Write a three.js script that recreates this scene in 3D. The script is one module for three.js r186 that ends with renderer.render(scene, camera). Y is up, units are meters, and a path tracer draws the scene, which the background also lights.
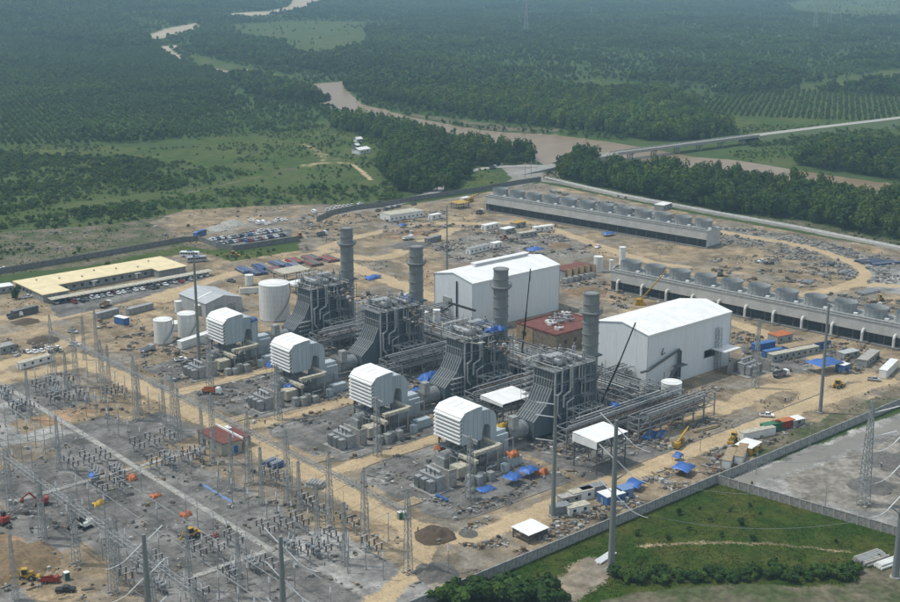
import * as THREE from 'three';
import { mergeGeometries } from 'three/addons/utils/BufferGeometryUtils.js';

// ---------------------------------------------------------------- camera, sky, sun, exposure
// x runs along the generating trains (intake -> stack), z across them, y up; metres
const scene = new THREE.Scene();
const PITCH = 15.32 * Math.PI / 180, YAW = 40.9 * Math.PI / 180, FOCAL = 1281;
const camera = new THREE.PerspectiveCamera(2 * Math.atan(301 / FOCAL) * 180 / Math.PI, 1024 / 685, 1, 40000);
camera.position.set(-301.07, 165, 347.57);
camera.rotation.order = 'YXZ';
camera.rotation.set(-PITCH, -YAW, 0);
scene.add(camera);
const SUN = new THREE.Vector3(-0.34, 1, -0.40).normalize();
{ // bright tropical haze: white towards the horizon and round the sun, pale blue overhead
  const w = 512, h = 256, d = new Float32Array(w * h * 4);
  for (let j = 0; j < h; j++) for (let i = 0; i < w; i++) {
    const el = ((j + .5) / h - .5) * Math.PI, az = ((i + .5) / w - .5) * 2 * Math.PI, y = Math.sin(el), c = Math.cos(el);
    const dot = c * Math.cos(az) * SUN.x + y * SUN.y + c * Math.sin(az) * SUN.z, up = Math.pow(Math.max(0, y), .55), glow = Math.exp((dot - 1) * 7) * .55 + Math.exp((dot - 1) * 40) * .8;
    const k = (j * w + i) * 4, L = 0.72;
    d[k] = L * (.90 - .34 * up + glow); d[k + 1] = L * (.97 - .27 * up + glow * .97); d[k + 2] = L * (1.02 - .14 * up + glow * .9); d[k + 3] = 1;
  }
  const t = new THREE.DataTexture(d, w, h, THREE.RGBAFormat, THREE.FloatType); t.mapping = THREE.EquirectangularReflectionMapping; t.magFilter = t.minFilter = THREE.LinearFilter; t.needsUpdate = true;
  scene.background = t; scene.environment = t;
}
const sun = new THREE.DirectionalLight(new THREE.Color(1, 0.955, 0.88), 2.7);
sun.name = 'sun';
sun.position.copy(SUN).multiplyScalar(1500);
sun.castShadow = true;
sun.shadow.radius = 3;
sun.shadow.mapSize.set(4096, 4096);
Object.assign(sun.shadow.camera, { left: -600, right: 600, top: 600, bottom: -600, near: 10, far: 4000 });
scene.add(sun);
const renderer = new THREE.WebGLRenderer({ antialias: true });
renderer.toneMapping = THREE.LinearToneMapping;
renderer.toneMappingExposure = 1.17;
renderer.shadowMap.enabled = true;
scene.fog = new THREE.FogExp2(new THREE.Color(0.52, 0.81, 1.0), 0.000128);

// ---------------------------------------------------------------- helpers
let seed = 20240611;
const rnd = () => { seed = (seed + 0x6D2B79F5) | 0; let t = Math.imul(seed ^ (seed >>> 15), 1 | seed); t = (t + Math.imul(t ^ (t >>> 7), 61 | t)) ^ t; return ((t ^ (t >>> 14)) >>> 0) / 4294967296; };
const rr = (a, b) => a + (b - a) * rnd();
const pick = (a) => a[Math.floor(rnd() * a.length)];
const D = Math.PI / 180;
const V = (x, y, z) => new THREE.Vector3(x, y, z);
// surveyed spots: the ground point seen at a photo pixel (900 x 602)
const FW = V(Math.sin(YAW) * Math.cos(PITCH), -Math.sin(PITCH), -Math.cos(YAW) * Math.cos(PITCH));
const RT = V(Math.cos(YAW), 0, Math.sin(YAW)), UP = new THREE.Vector3().crossVectors(RT, FW);
function at(px, py, h = 0) {
  const d = FW.clone().multiplyScalar(FOCAL).addScaledVector(RT, px - 450).addScaledVector(UP, 301 - py);
  const t = (h - 165) / d.y;
  return V(-301.07 + d.x * t, h, 347.57 + d.z * t);
}
const P2 = (list) => list.map(([x, y]) => { const p = at(x, y); return [p.x, p.z]; });
const names = new Map();
const numbered = (n) => { const k = names.get(n) || 0; names.set(n, k + 1); return k ? n + '_' + String(k).padStart(3, '0') : n; };
function finish(geos) {
  const list = geos.flat(Infinity).map((g) => { const q = g.index ? g.toNonIndexed() : g; for (const k of Object.keys(q.attributes)) if (!['position', 'normal', 'uv'].includes(k)) q.deleteAttribute(k); return q; });
  const g = list.length > 1 ? mergeGeometries(list, false) : list[0];
  const p = g.attributes.position, n = g.attributes.normal, uv = new Float32Array(p.count * 2);   // uv in metres
  for (let i = 0; i < p.count; i++) {
    const ax = Math.abs(n.getX(i)), ay = Math.abs(n.getY(i)), az = Math.abs(n.getZ(i));
    const [a, b] = ay > ax && ay > az ? [p.getX(i), p.getZ(i)] : ax > az ? [p.getZ(i), p.getY(i)] : [p.getX(i), p.getY(i)];
    uv[i * 2] = a; uv[i * 2 + 1] = b;
  }
  g.setAttribute('uv', new THREE.BufferAttribute(uv, 2));
  return g;
}
function mesh(name, geos, m, parent) {
  const o = new THREE.Mesh(Array.isArray(geos) ? finish(geos) : geos, m);
  o.name = parent ? name : numbered(name); o.castShadow = o.receiveShadow = true;
  (parent || scene).add(o);
  return o;
}
const shared = (g, name, m, parent, x = 0, y = 0, z = 0, ry = 0) => { const o = mesh(name, g, m, parent); o.position.set(x, y, z); o.rotation.y = ry; return o; };
function tag(o, label, category, group, kind) { o.userData = { label, category }; if (group) o.userData.group = group; if (kind) o.userData.kind = kind; return o; }
function thing(name, label, category, x = 0, y = 0, z = 0, ry = 0, group) {
  const o = new THREE.Group(); o.name = numbered(name); o.position.set(x, y, z); o.rotation.y = ry; scene.add(o);
  return tag(o, label, category, group);
}
function dup(proto, x, z, ry, label, group, mats = {}, y = 0) {
  const o = proto.clone(); o.name = numbered(proto.userData.base || proto.name.replace(/_\d+$/, '')); scene.add(o);
  o.position.set(x, y, z); o.rotation.y = ry; o.userData = { label, category: proto.userData.category }; if (group) o.userData.group = group;
  o.traverse((c) => { if (mats[c.name]) c.material = mats[c.name]; });
  return o;
}
const proto = (name, category, build) => { const o = new THREE.Group(); o.name = name; o.userData = { category, base: name }; build(o); return o; };
// shapes: base-centred unless said otherwise
const box = (w, h, d, x = 0, y = 0, z = 0, ry = 0) => { const g = new THREE.BoxGeometry(w, h, d); g.rotateY(ry); g.translate(x, y + h / 2, z); return g; };
const cyl = (r0, r1, h, x = 0, y = 0, z = 0, s = 14, open = false) => { const g = new THREE.CylinderGeometry(r1, r0, h, s, 1, open); g.translate(x, y + h / 2, z); return g; };
const pipeX = (r, l, x, y, z, s = 12) => { const g = new THREE.CylinderGeometry(r, r, l, s); g.rotateZ(Math.PI / 2); g.translate(x, y, z); return g; };
const pipeZ = (r, l, x, y, z, s = 12) => { const g = new THREE.CylinderGeometry(r, r, l, s); g.rotateX(Math.PI / 2); g.translate(x, y, z); return g; };
const _q = new THREE.Quaternion(), _m = new THREE.Matrix4();
function bar(a, b, t, t2 = t) {
  const p = V(...a), q = V(...b), l = p.distanceTo(q), d = q.clone().sub(p).normalize();
  const g = new THREE.BoxGeometry(t, l, t2); _q.setFromUnitVectors(V(0, 1, 0), d);
  g.applyQuaternion(_q); g.translate((p.x + q.x) / 2, (p.y + q.y) / 2, (p.z + q.z) / 2); return g;
}
function rod(a, b, r, s = 6, r2 = r) {
  const p = V(...a), q = V(...b), l = p.distanceTo(q), d = q.clone().sub(p).normalize();
  const g = new THREE.CylinderGeometry(r2, r, l, s); _q.setFromUnitVectors(V(0, 1, 0), d);
  g.applyQuaternion(_q); g.translate((p.x + q.x) / 2, (p.y + q.y) / 2, (p.z + q.z) / 2); return g;
}
function run(pts, r, s = 6) {          // a pipe of straight runs with ball elbows
  const out = [];
  for (let i = 0; i + 1 < pts.length; i++) { out.push(rod(pts[i], pts[i + 1], r, s)); if (i) { const b = new THREE.SphereGeometry(r * 1.04, 6, 4); b.translate(...pts[i]); out.push(b); } }
  return out;
}
function sideProfile(pts, d, bevel = 0) {   // polygon in x,y extruded along z, centred
  const s = new THREE.Shape(pts.map(([x, y]) => new THREE.Vector2(x, y)));
  const g = new THREE.ExtrudeGeometry(s, { depth: d - 2 * bevel, bevelEnabled: bevel > 0, bevelSize: bevel, bevelThickness: bevel, bevelSegments: 1, curveSegments: 8 });
  g.translate(0, 0, -(d - 2 * bevel) / 2); return g;
}
function flatPoly(pts, y) {                 // polygon in x,z as a level sheet facing up
  const g = new THREE.ShapeGeometry(new THREE.Shape(pts.map(([x, z]) => new THREE.Vector2(x, -z))));
  g.rotateX(-Math.PI / 2); g.translate(0, y, 0); return g;
}
function sag(a, b, drop, r = 0.06) {
  const c = a.clone().add(b).multiplyScalar(0.5); c.y -= drop * 2;
  return new THREE.TubeGeometry(new THREE.QuadraticBezierCurve3(a, c, b), 14, r, 4);
}
function lattice(h, w0, w1, n, t) {
  const out = [], c = [[-1, -1], [1, -1], [1, 1], [-1, 1]], w = (k) => (w0 + (w1 - w0) * k / n) / 2;
  for (const [sx, sz] of c) out.push(bar([sx * w0 / 2, 0, sz * w0 / 2], [sx * w1 / 2, h, sz * w1 / 2], t * 1.5));
  for (let k = 0; k < n; k++) for (let i = 0; i < 4; i++) {
    const a = c[i], b = c[(i + 1) % 4], y0 = h * k / n, y1 = h * (k + 1) / n, A = w(k), B = w(k + 1);
    const [s, e] = k % 2 ? [a, b] : [b, a];
    out.push(bar([s[0] * A, y0, s[1] * A], [e[0] * B, y1, e[1] * B], t));
    out.push(bar([a[0] * B, y1, a[1] * B], [b[0] * B, y1, b[1] * B], t));
  }
  return out;
}
function truss(L, w, hh, n, t) {            // along x from 0, level, height hh
  const out = [];
  for (const y of [0, hh]) for (const z of [-w / 2, w / 2]) out.push(bar([0, y, z], [L, y, z], t * 1.4));
  for (let k = 0; k < n; k++) {
    const a = L * k / n, b = L * (k + 1) / n;
    for (const z of [-w / 2, w / 2]) out.push(bar([a, k % 2 ? hh : 0, z], [b, k % 2 ? 0 : hh, z], t));
    for (const y of [0, hh]) out.push(bar([a, y, k % 2 ? w / 2 : -w / 2], [b, y, k % 2 ? -w / 2 : w / 2], t));
  }
  return out;
}
// value noise on a tiling table
const NT = new Float32Array(65536); for (let i = 0; i < 65536; i++) NT[i] = rnd();
function noise(x, y) {
  const xi = Math.floor(x), yi = Math.floor(y), fx = x - xi, fy = y - yi, u = fx * fx * (3 - 2 * fx), v = fy * fy * (3 - 2 * fy);
  const a = (yi & 255) << 8, b = ((yi + 1) & 255) << 8, c = xi & 255, d = (xi + 1) & 255;
  return (NT[a | c] * (1 - u) + NT[a | d] * u) * (1 - v) + (NT[b | c] * (1 - u) + NT[b | d] * u) * v;
}
const fbm = (x, y) => noise(x, y) * 0.5 + noise(x * 2.03 + 17, y * 2.03 + 5) * 0.27 + noise(x * 4.1 + 3, y * 4.1 + 41) * 0.15 + noise(x * 8.3 + 9, y * 8.3 + 77) * 0.08;
// ---------------------------------------------------------------- materials
function wearTexture(lo, hi, fx, fy, metres, n = 256) {
  const d = new Uint8Array(n * n * 4);
  for (let y = 0; y < n; y++) for (let x = 0; x < n; x++) {
    const a = noise(x / n * fx * 4, y / n * fy * 4) * 0.5 + noise(x / n * fx * 16, y / n * fy * 16) * 0.3 + NT[(x * 7 + y * 131) & 65535] * 0.2;
    const v = 255 * (lo + (hi - lo) * a), k = (y * n + x) * 4; d[k] = v; d[k + 1] = v; d[k + 2] = v * 0.99; d[k + 3] = 255;
  }
  const t = new THREE.DataTexture(d, n, n); t.wrapS = t.wrapT = THREE.MirroredRepeatWrapping; t.wrapS = t.wrapT = THREE.RepeatWrapping;
  t.magFilter = THREE.LinearFilter; t.minFilter = THREE.LinearFilter; t.colorSpace = THREE.SRGBColorSpace; t.repeat.set(1 / metres, 1 / metres); t.needsUpdate = true;
  return t;
}
const TX = { soft: wearTexture(0.86, 1, 2, 2, 24), rough: wearTexture(0.6, 1, 4, 4, 12), streak: wearTexture(0.8, 1, 16, 1.5, 30), sheet: wearTexture(0.9, 1, 24, 1, 20) };
const mat = (r, g, b, roughness = 0.75, tex = 'soft', metalness = 0, extra = {}) => new THREE.MeshStandardMaterial({ color: new THREE.Color().setRGB(r, g, b), roughness, metalness, map: tex ? TX[tex] : null, ...extra });
const M = {
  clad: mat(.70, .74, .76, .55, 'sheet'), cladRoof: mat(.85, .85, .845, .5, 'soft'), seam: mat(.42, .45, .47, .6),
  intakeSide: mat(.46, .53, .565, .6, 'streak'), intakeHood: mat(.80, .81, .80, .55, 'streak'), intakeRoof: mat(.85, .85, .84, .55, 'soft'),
  boiler: mat(.095, .128, .152, .7, 'streak'), boilerRib: mat(.27, .30, .31, .65, 'streak'), boilerRibPale: mat(.27, .28, .275, .65, 'rough'),
  stack: mat(.22, .235, .23, .75, 'streak'), steel: mat(.30, .32, .33, .6, 'rough'), steelDark: mat(.13, .145, .155, .65, 'rough'), galv: mat(.46, .48, .49, .5, 'rough', .2),
  pipePale: mat(.60, .61, .60, .5, 'rough'), pipeRust: mat(.22, .15, .115, .8, 'rough'), lagging: mat(.55, .56, .56, .42, 'rough', .35),
  concrete: mat(.38, .37, .345, .9, 'rough'), concreteDark: mat(.24, .24, .23, .9, 'rough'), concretePale: mat(.5, .48, .44, .9, 'rough'),
  tower: mat(.50, .50, .48, .8, 'soft'), towerDeck: mat(.42, .43, .42, .85, 'rough'), fanRing: mat(.36, .385, .39, .65, 'streak'), fill: mat(.13, .14, .15, .9, 'rough'), white: mat(.78, .78, .76, .55, 'soft'), riser: mat(.74, .74, .70, .5, 'streak'),
  tank: mat(.80, .80, .775, .5, 'streak'), cream: mat(.62, .58, .46, .65, 'rough'), yellowRoof: mat(.74, .62, .38, .75, 'soft'), wallGrey: mat(.42, .43, .42, .85, 'rough'), tan: mat(.42, .31, .19, .85, 'rough'), tanDark: mat(.27, .22, .165, .85, 'rough'),
  redRoof: mat(.22, .062, .045, .8, 'rough'), shedRoof: mat(.85, .855, .855, .5, 'soft'), greyRoof: mat(.46, .48, .49, .55, 'streak'), blueTarp: mat(.045, .16, .52, .5, 'rough', 0, { side: THREE.DoubleSide }), bluePaint: mat(.06, .19, .5, .5, 'rough'),
  glass: mat(.02, .025, .03, .12, null), dark: mat(.03, .032, .035, .8, 'rough'), tyre: mat(.025, .025, .026, .9, null), black: mat(.015, .015, .016, .6, null),
  insulator: mat(.085, .055, .045, .35, null), insulatorPale: mat(.62, .63, .63, .3, null), wood: mat(.30, .22, .13, .85, 'rough'), woodPale: mat(.45, .35, .22, .85, 'rough'),
  red: mat(.42, .05, .03, .45, 'rough'), orange: mat(.62, .17, .035, .5, 'rough'), yellow: mat(.62, .38, .03, .5, 'rough'), green: mat(.03, .2, .09, .5, 'rough'), teal: mat(.03, .13, .12, .6, 'rough'),
  bark: mat(.10, .075, .05, .95, 'rough'), skin: mat(.32, .19, .12, .7, null), navy: mat(.03, .05, .12, .8, null), shirt: mat(.12, .2, .36, .8, null), hivis: mat(.7, .28, .03, .8, null),
  carWhite: mat(.75, .76, .76, .3, null), carSilver: mat(.42, .44, .46, .3, null, .3), carBlack: mat(.02, .021, .024, .25, null), carRed: mat(.26, .02, .018, .3, null), carBlue: mat(.03, .07, .2, .3, null), carGrey: mat(.12, .125, .13, .3, null), carBeige: mat(.38, .33, .25, .35, null),
  gravelPile: mat(.17, .16, .145, .95, 'rough'), dirtPile: mat(.26, .18, .10, .95, 'rough'), soilPile: mat(.12, .085, .055, .95, 'rough'), palePile: mat(.46, .44, .4, .95, 'rough'),
};
// ---------------------------------------------------------------- ground: what grows or lies where, then its colour
const SCRUB = 1, GRASS = 2, DIRT = 3, GRAVEL = 4, TRACK = 5, ROAD = 6, LAWN = 7, BROWN = 8, RUBBLE = 9, SAND = 10, REDDIRT = 11, FOREST = 12, SLAB = 13, PALE = 14, ORCHARD = 15, FARM = 16;
class Raster {
  constructor(x0, z0, size, n) { Object.assign(this, { x0, z0, size, n, k: n / size, id: new Uint8Array(n * n) }); }
  poly(pts, id) {
    const q = pts.map(([x, z]) => [(x - this.x0) * this.k, (z - this.z0) * this.k]), n = this.n;
    let lo = 1e9, hi = -1e9; for (const p of q) { lo = Math.min(lo, p[1]); hi = Math.max(hi, p[1]); }
    for (let y = Math.max(0, Math.floor(lo)); y <= Math.min(n - 1, Math.ceil(hi)); y++) {
      const xs = [], c = y + 0.5;
      for (let i = 0; i < q.length; i++) { const a = q[i], b = q[(i + 1) % q.length]; if ((a[1] <= c) !== (b[1] <= c)) xs.push(a[0] + (c - a[1]) / (b[1] - a[1]) * (b[0] - a[0])); }
      xs.sort((a, b) => a - b);
      for (let i = 0; i + 1 < xs.length; i += 2) for (let x = Math.max(0, Math.round(xs[i])); x < Math.min(n, Math.round(xs[i + 1])); x++) this.id[y * n + x] = id;
    }
  }
  at(x, z) { const i = Math.floor((x - this.x0) * this.k), j = Math.floor((z - this.z0) * this.k); return i < 0 || j < 0 || i >= this.n || j >= this.n ? 0 : this.id[j * this.n + i]; }
}
function strip(pts, w) {                    // a polyline given a width, as a closed outline
  const L = [], Rr = [];
  pts.forEach((p, i) => { const a = pts[Math.max(0, i - 1)], b = pts[Math.min(pts.length - 1, i + 1)], dx = b[0] - a[0], dz = b[1] - a[1], l = Math.hypot(dx, dz) || 1; L.push([p[0] - dz / l * w / 2, p[1] + dx / l * w / 2]); Rr.unshift([p[0] + dz / l * w / 2, p[1] - dx / l * w / 2]); });
  return L.concat(Rr);
}
function smooth(pts, n = 6) { const c = new THREE.CatmullRomCurve3(pts.map(([x, z]) => V(x, 0, z))); return c.getPoints(pts.length * n).map((p) => [p.x, p.z]); }
const rect = (x0, x1, z0, z1) => [[x0, z0], [x1, z0], [x1, z1], [x0, z1]];
function padOutline(x0, x1, z0, z1, r) {    // rounded on the -x side
  const out = [];
  for (let i = 0; i <= 8; i++) { const a = Math.PI + i / 8 * Math.PI / 2; out.push([x0 + r + Math.cos(a) * r, z0 + r + Math.sin(a) * r]); }
  out.push([x1, z0], [x1, z1]);
  for (let i = 0; i <= 8; i++) { const a = Math.PI / 2 + i / 8 * Math.PI / 2; out.push([x0 + r + Math.cos(a) * r, z1 - r + Math.sin(a) * r]); }
  return out;
}
const riverLine = P2([[303, 85], [322, 83], [340, 82], [350, 77], [356, 79], [343, 88], [361, 104], [410, 117], [460, 127], [487, 131], [513, 133], [553, 135], [600, 141], [633, 146], [693, 157], [740, 161], [800, 171], [900, 186], [1010, 207], [1010, 225], [900, 203], [830, 196], [760, 188], [713, 182], [650, 174], [600, 170], [545, 166], [524, 152], [487, 141], [443, 131], [400, 120], [355, 112], [328, 107], [316, 96]]);
const creekA = P2([[149, 38], [165, 33], [196, 28], [200, 31], [182, 35], [166, 40], [154, 41]]), creekC = P2([[157, 48], [176, 46], [182, 47], [171, 50], [179, 55], [183, 60], [178, 60], [167, 53]]), creekD = P2([[214, 68], [232, 72], [247, 69], [250, 71], [236, 76], [226, 74]]);
const creekB = P2([[222, 21], [250, 18], [270, 16], [288, 11], [295, 2], [300, -6], [325, -8], [322, 3], [302, 12], [274, 19], [245, 22]]);
const pads = [[-70, -18, -118, -79, 9], [-72, -20, -72, -30, 9], [-72, -20, -20, 23, 9], [-72, -20, 31, 84, 12]];
const regions = [
  [FARM, P2([[-300, 140], [1200, 140], [1500, -30], [-600, -30]])],
  [ORCHARD, P2([[-200, 150], [0, 146], [150, 142], [225, 132], [235, 80], [180, 60], [145, 38], [-100, 38]])],
  [SCRUB, P2([[-150, 160], [0, 152], [80, 146], [190, 148], [240, 138], [330, 120], [400, 140], [400, 200], [300, 205], [0, 236], [-200, 262]])],
  [GRASS, P2([[-60, 153], [40, 144], [110, 146], [200, 149], [190, 141], [235, 134], [300, 131], [345, 122], [378, 150], [388, 175], [370, 192], [330, 198], [255, 190], [190, 196], [125, 204], [60, 215], [0, 226], [-90, 240], [-90, 232], [40, 208], [130, 195], [220, 184], [250, 176], [205, 166], [130, 158], [60, 155]])],
  [SCRUB, P2([[250, 192], [330, 186], [380, 190], [400, 200], [340, 206], [270, 206]])],
  [FOREST, P2([[-60, 40], [60, 43], [110, 50], [150, 48], [143, 36], [120, 24], [200, 18], [225, 8], [280, -6], [-200, -40]])],
  [FOREST, P2([[350, 77], [364, 97], [420, 109], [470, 118], [530, 125], [600, 133], [650, 141], [700, 141], [735, 134], [716, 120], [690, 106], [640, 96], [560, 90], [500, 72], [430, 50], [372, 28], [340, 52]])],
  [FOREST, P2([[190, 45], [205, 30], [240, 38], [280, 44], [300, 57], [352, 58], [345, 76], [300, 70], [260, 62], [215, 57]])],
  [FOREST, P2([[235, 82], [260, 78], [300, 88], [325, 106], [290, 102], [250, 97]])],
  [FOREST, P2([[690, 78], [730, 72], [790, 66], [800, 78], [780, 97], [740, 102]])],
  [FOREST, P2([[820, 92], [835, 80], [880, 84], [930, 84], [930, 104], [860, 104]])],
  [GRASS, P2([[232, 28], [300, 24], [365, 23], [369, 45], [345, 52], [300, 53], [275, 42], [240, 40]])],
  [GRASS, P2([[185, 54], [215, 60], [260, 70], [305, 80], [290, 84], [250, 76], [200, 68]])],
  [GRASS, P2([[555, 83], [600, 79], [655, 87], [640, 93], [580, 91]])],
  [GRASS, P2([[785, 3], [860, -8], [920, 0], [920, 12], [880, 18], [830, 17], [795, 11]])],
  [GRASS, P2([[797, 86], [840, 78], [920, 66], [920, 77], [840, 89], [800, 93]])],
  [GRASS, P2([[685, 112], [730, 96], [790, 90], [920, 98], [920, 122], [860, 124], [760, 135], [720, 131]])],
  [GRASS, P2([[728, 152], [800, 146], [930, 126], [930, 150], [860, 160], [800, 169], [745, 161]])],
  [FOREST, P2([[798, 166], [830, 151], [870, 150], [930, 150], [1010, 160], [1010, 196], [900, 182], [850, 174]])],
  [SCRUB, P2([[745, 141], [800, 138], [900, 126], [900, 131], [810, 145], [750, 147]])],
  [BROWN, P2([[395, 112], [470, 121], [560, 130], [553, 133], [487, 130], [410, 116]])],
  [SAND, creekA], [SAND, creekC], [SAND, creekD], [SAND, creekB], [SAND, riverLine],
  [FOREST, P2([[380, 172], [396, 191], [427, 195], [457, 189], [470, 166], [536, 166], [535, 161], [500, 153], [453, 147], [417, 137], [367, 127], [330, 123], [333, 128], [373, 138], [400, 146], [384, 158]])],
  [GRASS, P2([[457, 189], [478, 170], [505, 173], [500, 182], [470, 190]])],
  [BROWN, P2([[536, 167], [600, 176], [700, 198], [800, 214], [1000, 246], [1000, 272], [900, 250], [800, 230], [700, 212], [620, 198], [545, 181]])],
  [FOREST, P2([[585, 170], [640, 176], [700, 182], [760, 187], [820, 195], [900, 208], [1010, 228], [1010, 262], [900, 241], [800, 221], [730, 214], [700, 207], [640, 196], [580, 184]])],
  [FOREST, P2([[556, 165], [590, 160], [600, 172], [580, 184], [562, 178]])],
  // the site
  [BROWN, P2([[-200, 275], [0, 232], [70, 228], [130, 222], [180, 212], [300, 203], [390, 206], [330, 216], [300, 240], [0, 276], [-200, 310]])],
  [DIRT, P2([[150, 222], [185, 210], [260, 206], [330, 205], [395, 205], [330, 216], [310, 240], [215, 247], [180, 238]])],
  [DIRT, P2([[-250, 320], [-100, 300], [0, 285], [100, 266], [183, 246], [233, 254], [300, 244], [318, 223], [335, 214], [400, 206], [483, 193], [541, 183], [620, 199], [700, 215], [800, 233], [1000, 268], [1000, 372], [900, 405], [720, 480], [600, 528], [440, 600], [330, 660], [150, 760], [-60, 700], [-300, 520]])],
  [GRASS, P2([[20, 282], [100, 264], [183, 246], [233, 254], [300, 244], [300, 250], [232, 262], [205, 253], [150, 258], [20, 288]])],
  [GRAVEL, P2([[205, 241], [290, 229], [293, 238], [226, 250]])],
  [TRACK, strip(smooth(P2([[-100, 345], [0, 318], [60, 318], [120, 308], [190, 286], [250, 270], [330, 250]])), 9)], [TRACK, strip(smooth(P2([[-60, 385], [0, 366], [60, 345], [95, 325], [150, 306], [200, 286]])), 8)],
  [GRAVEL, P2([[48, 306], [200, 272], [208, 276], [150, 296], [60, 318]])],
  [DIRT, P2([[60, 320], [140, 300], [170, 304], [110, 330], [60, 340]])],
  [TRACK, strip(smooth(P2([[318, 250], [360, 236], [400, 229], [440, 223], [480, 224], [525, 222], [560, 232], [600, 246], [650, 262], [690, 268]])), 8)],
  [TRACK, strip(smooth(P2([[330, 255], [380, 258], [420, 244], [455, 228]])), 10)],
  [TRACK, strip(smooth(P2([[340, 262], [400, 285], [440, 300]])), 10)],
  [RUBBLE, P2([[715, 226], [800, 236], [860, 252], [900, 262], [900, 276], [850, 262], [790, 246], [735, 240]])],
  [RUBBLE, P2([[545, 188], [640, 206], [690, 218], [690, 224], [640, 216], [548, 196]])],
  [TRACK, strip(smooth(P2([[700, 228], [750, 237], [800, 246], [850, 262], [866, 275], [843, 287], [798, 296]])), 8)],
  [PALE, P2([[858, 258], [910, 268], [910, 296], [866, 290], [872, 275]])],
  [TRACK, strip(smooth(P2([[852, 285], [880, 285], [930, 290]])), 7)],
  [REDDIRT, P2([[385, 230], [420, 226], [436, 222], [430, 232], [400, 240], [380, 236]])],
  [REDDIRT, P2([[560, 284], [600, 278], [620, 290], [600, 300], [570, 300]])],
  [RUBBLE, P2([[430, 246], [480, 232], [560, 236], [600, 256], [540, 262], [450, 262]])],
  [GRAVEL, rect(-15, 66, -122, 66)], [GRAVEL, rect(-16, 26, 60, 88)],
  [TRACK, rect(66, 76, -120, 70)], [DIRT, rect(60, 130, -62, 66)], [REDDIRT, rect(104, 122, 48, 58)],
  [GRAVEL, P2([[740, 345], [860, 352], [850, 372], [760, 374]])],
  ...pads.map((p, i) => [i ? GRAVEL : DIRT, padOutline(...p)]),
  [GRAVEL, rect(-70, -40, -112, -86)],
  // switchyard
  [GRAVEL, rect(-166, -104, -70, 108)], [GRAVEL, rect(-162, -100, -128, -88)], [PALE, rect(-200, -124, -126, -62)], [GRAVEL, rect(-215, -160, -10, 60)],
  [DIRT, rect(-138, -108, -86, -72)], [REDDIRT, rect(-128, -104, -84, -74)], [DIRT, rect(-160, -136, -64, -46)], [DIRT, rect(-136, -106, -22, -15)],
  [GRAVEL, rect(-104, -88, -60, -30)], [DIRT, rect(-103, -84, 16, 52)], [DIRT, rect(-185, -160, 24, 110)], [REDDIRT, P2([[0, 530], [50, 555], [40, 580], [0, 575]])],
  [PALE, rect(-118, -100, 60, 112)],
  [TRACK, strip(smooth([[-84, -150], [-82, -100], [-81, -40], [-81, 20], [-82, 70], [-74, 92], [-55, 94], [0, 93], [50, 93], [90, 92], [150, 96]]), 9)],
  [TRACK, strip(smooth([[-82, 70], [-90, 92], [-112, 104], [-150, 112], [-200, 118]]), 7)],
  [TRACK, strip([[-80, 27], [-22, 27]], 6)], [TRACK, strip([[-80, -25], [-22, -25]], 5)], [TRACK, strip([[-80, -75], [-30, -75]], 6)],
  [TRACK, strip(smooth([[50, 70], [70, 74], [100, 72], [124, 80], [150, 62], [164, 20], [168, -30]]), 9)],
  [TRACK, strip(smooth([[96, 92], [124, 82], [150, 90]]), 8)],
  [TRACK, strip([[-150, -150], [-120, -138], [-84, -130]], 7)],
  [BROWN, rect(40, 140, 104, 114)], [DIRT, rect(-100, 40, 104, 114)],
  // outside the wall, lower right
  [LAWN, P2([[415, 640], [440, 602], [600, 530], [720, 482], [893, 534], [1000, 566], [1000, 700], [400, 760]])],
  [DIRT, P2([[545, 585], [585, 557], [612, 562], [606, 580], [570, 605], [548, 605]])],
  [BROWN, P2([[660, 590], [740, 584], [800, 586], [850, 585], [860, 568], [905, 566], [1000, 590], [1000, 660], [600, 660], [580, 604]])],
  [DIRT, strip(smooth(P2([[640, 547], [700, 543], [780, 545], [850, 552]])), 1.2)],
  [PALE, P2([[726, 480], [900, 412], [1100, 340], [1200, 520], [1000, 562], [893, 530]])],
  [ROAD, strip(smooth(P2([[735, 484], [790, 466], [900, 424], [1000, 388]])), 7)],
  [RUBBLE, P2([[785, 478], [900, 435], [980, 420], [980, 520], [890, 512], [800, 500]])],
  // roads beyond
  [ROAD, strip(smooth(P2([[385, 207], [420, 197], [440, 189], [453, 175], [487, 168], [515, 166], [545, 166], [585, 158], [625, 152]])), 9)],
  [ROAD, P2([[500, 167], [535, 163], [542, 172], [545, 180], [520, 187], [500, 188], [512, 178]])],
  [ROAD, strip(smooth(P2([[483, 190], [515, 183], [545, 181], [620, 196], [700, 211], [800, 229], [900, 249], [1010, 272]])), 8)],
  [ROAD, strip(smooth(P2([[740, 137], [833, 126], [900, 118], [1000, 104]])), 9)],
  [ROAD, strip(smooth(P2([[-200, 300], [0, 270], [100, 254], [190, 238], [240, 226], [300, 219], [385, 207]])), 6)],
  [BROWN, strip(smooth(P2([[40, 222], [150, 200], [190, 192], [250, 179], [300, 167], [340, 158], [360, 155]])), 3)],
  [TRACK, strip(smooth(P2([[300, 167], [322, 163], [345, 163], [372, 180]])), 4)],
  [TRACK, strip(smooth(P2([[302, 143], [320, 153], [324, 162]])), 3)],
];
const SITE = new Raster(-300, -470, 768, 2048), LAND = new Raster(-1500, -7000, 8192, 2048);
for (const [id, pts] of regions) { SITE.poly(pts, id); LAND.poly(pts, id); }
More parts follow.
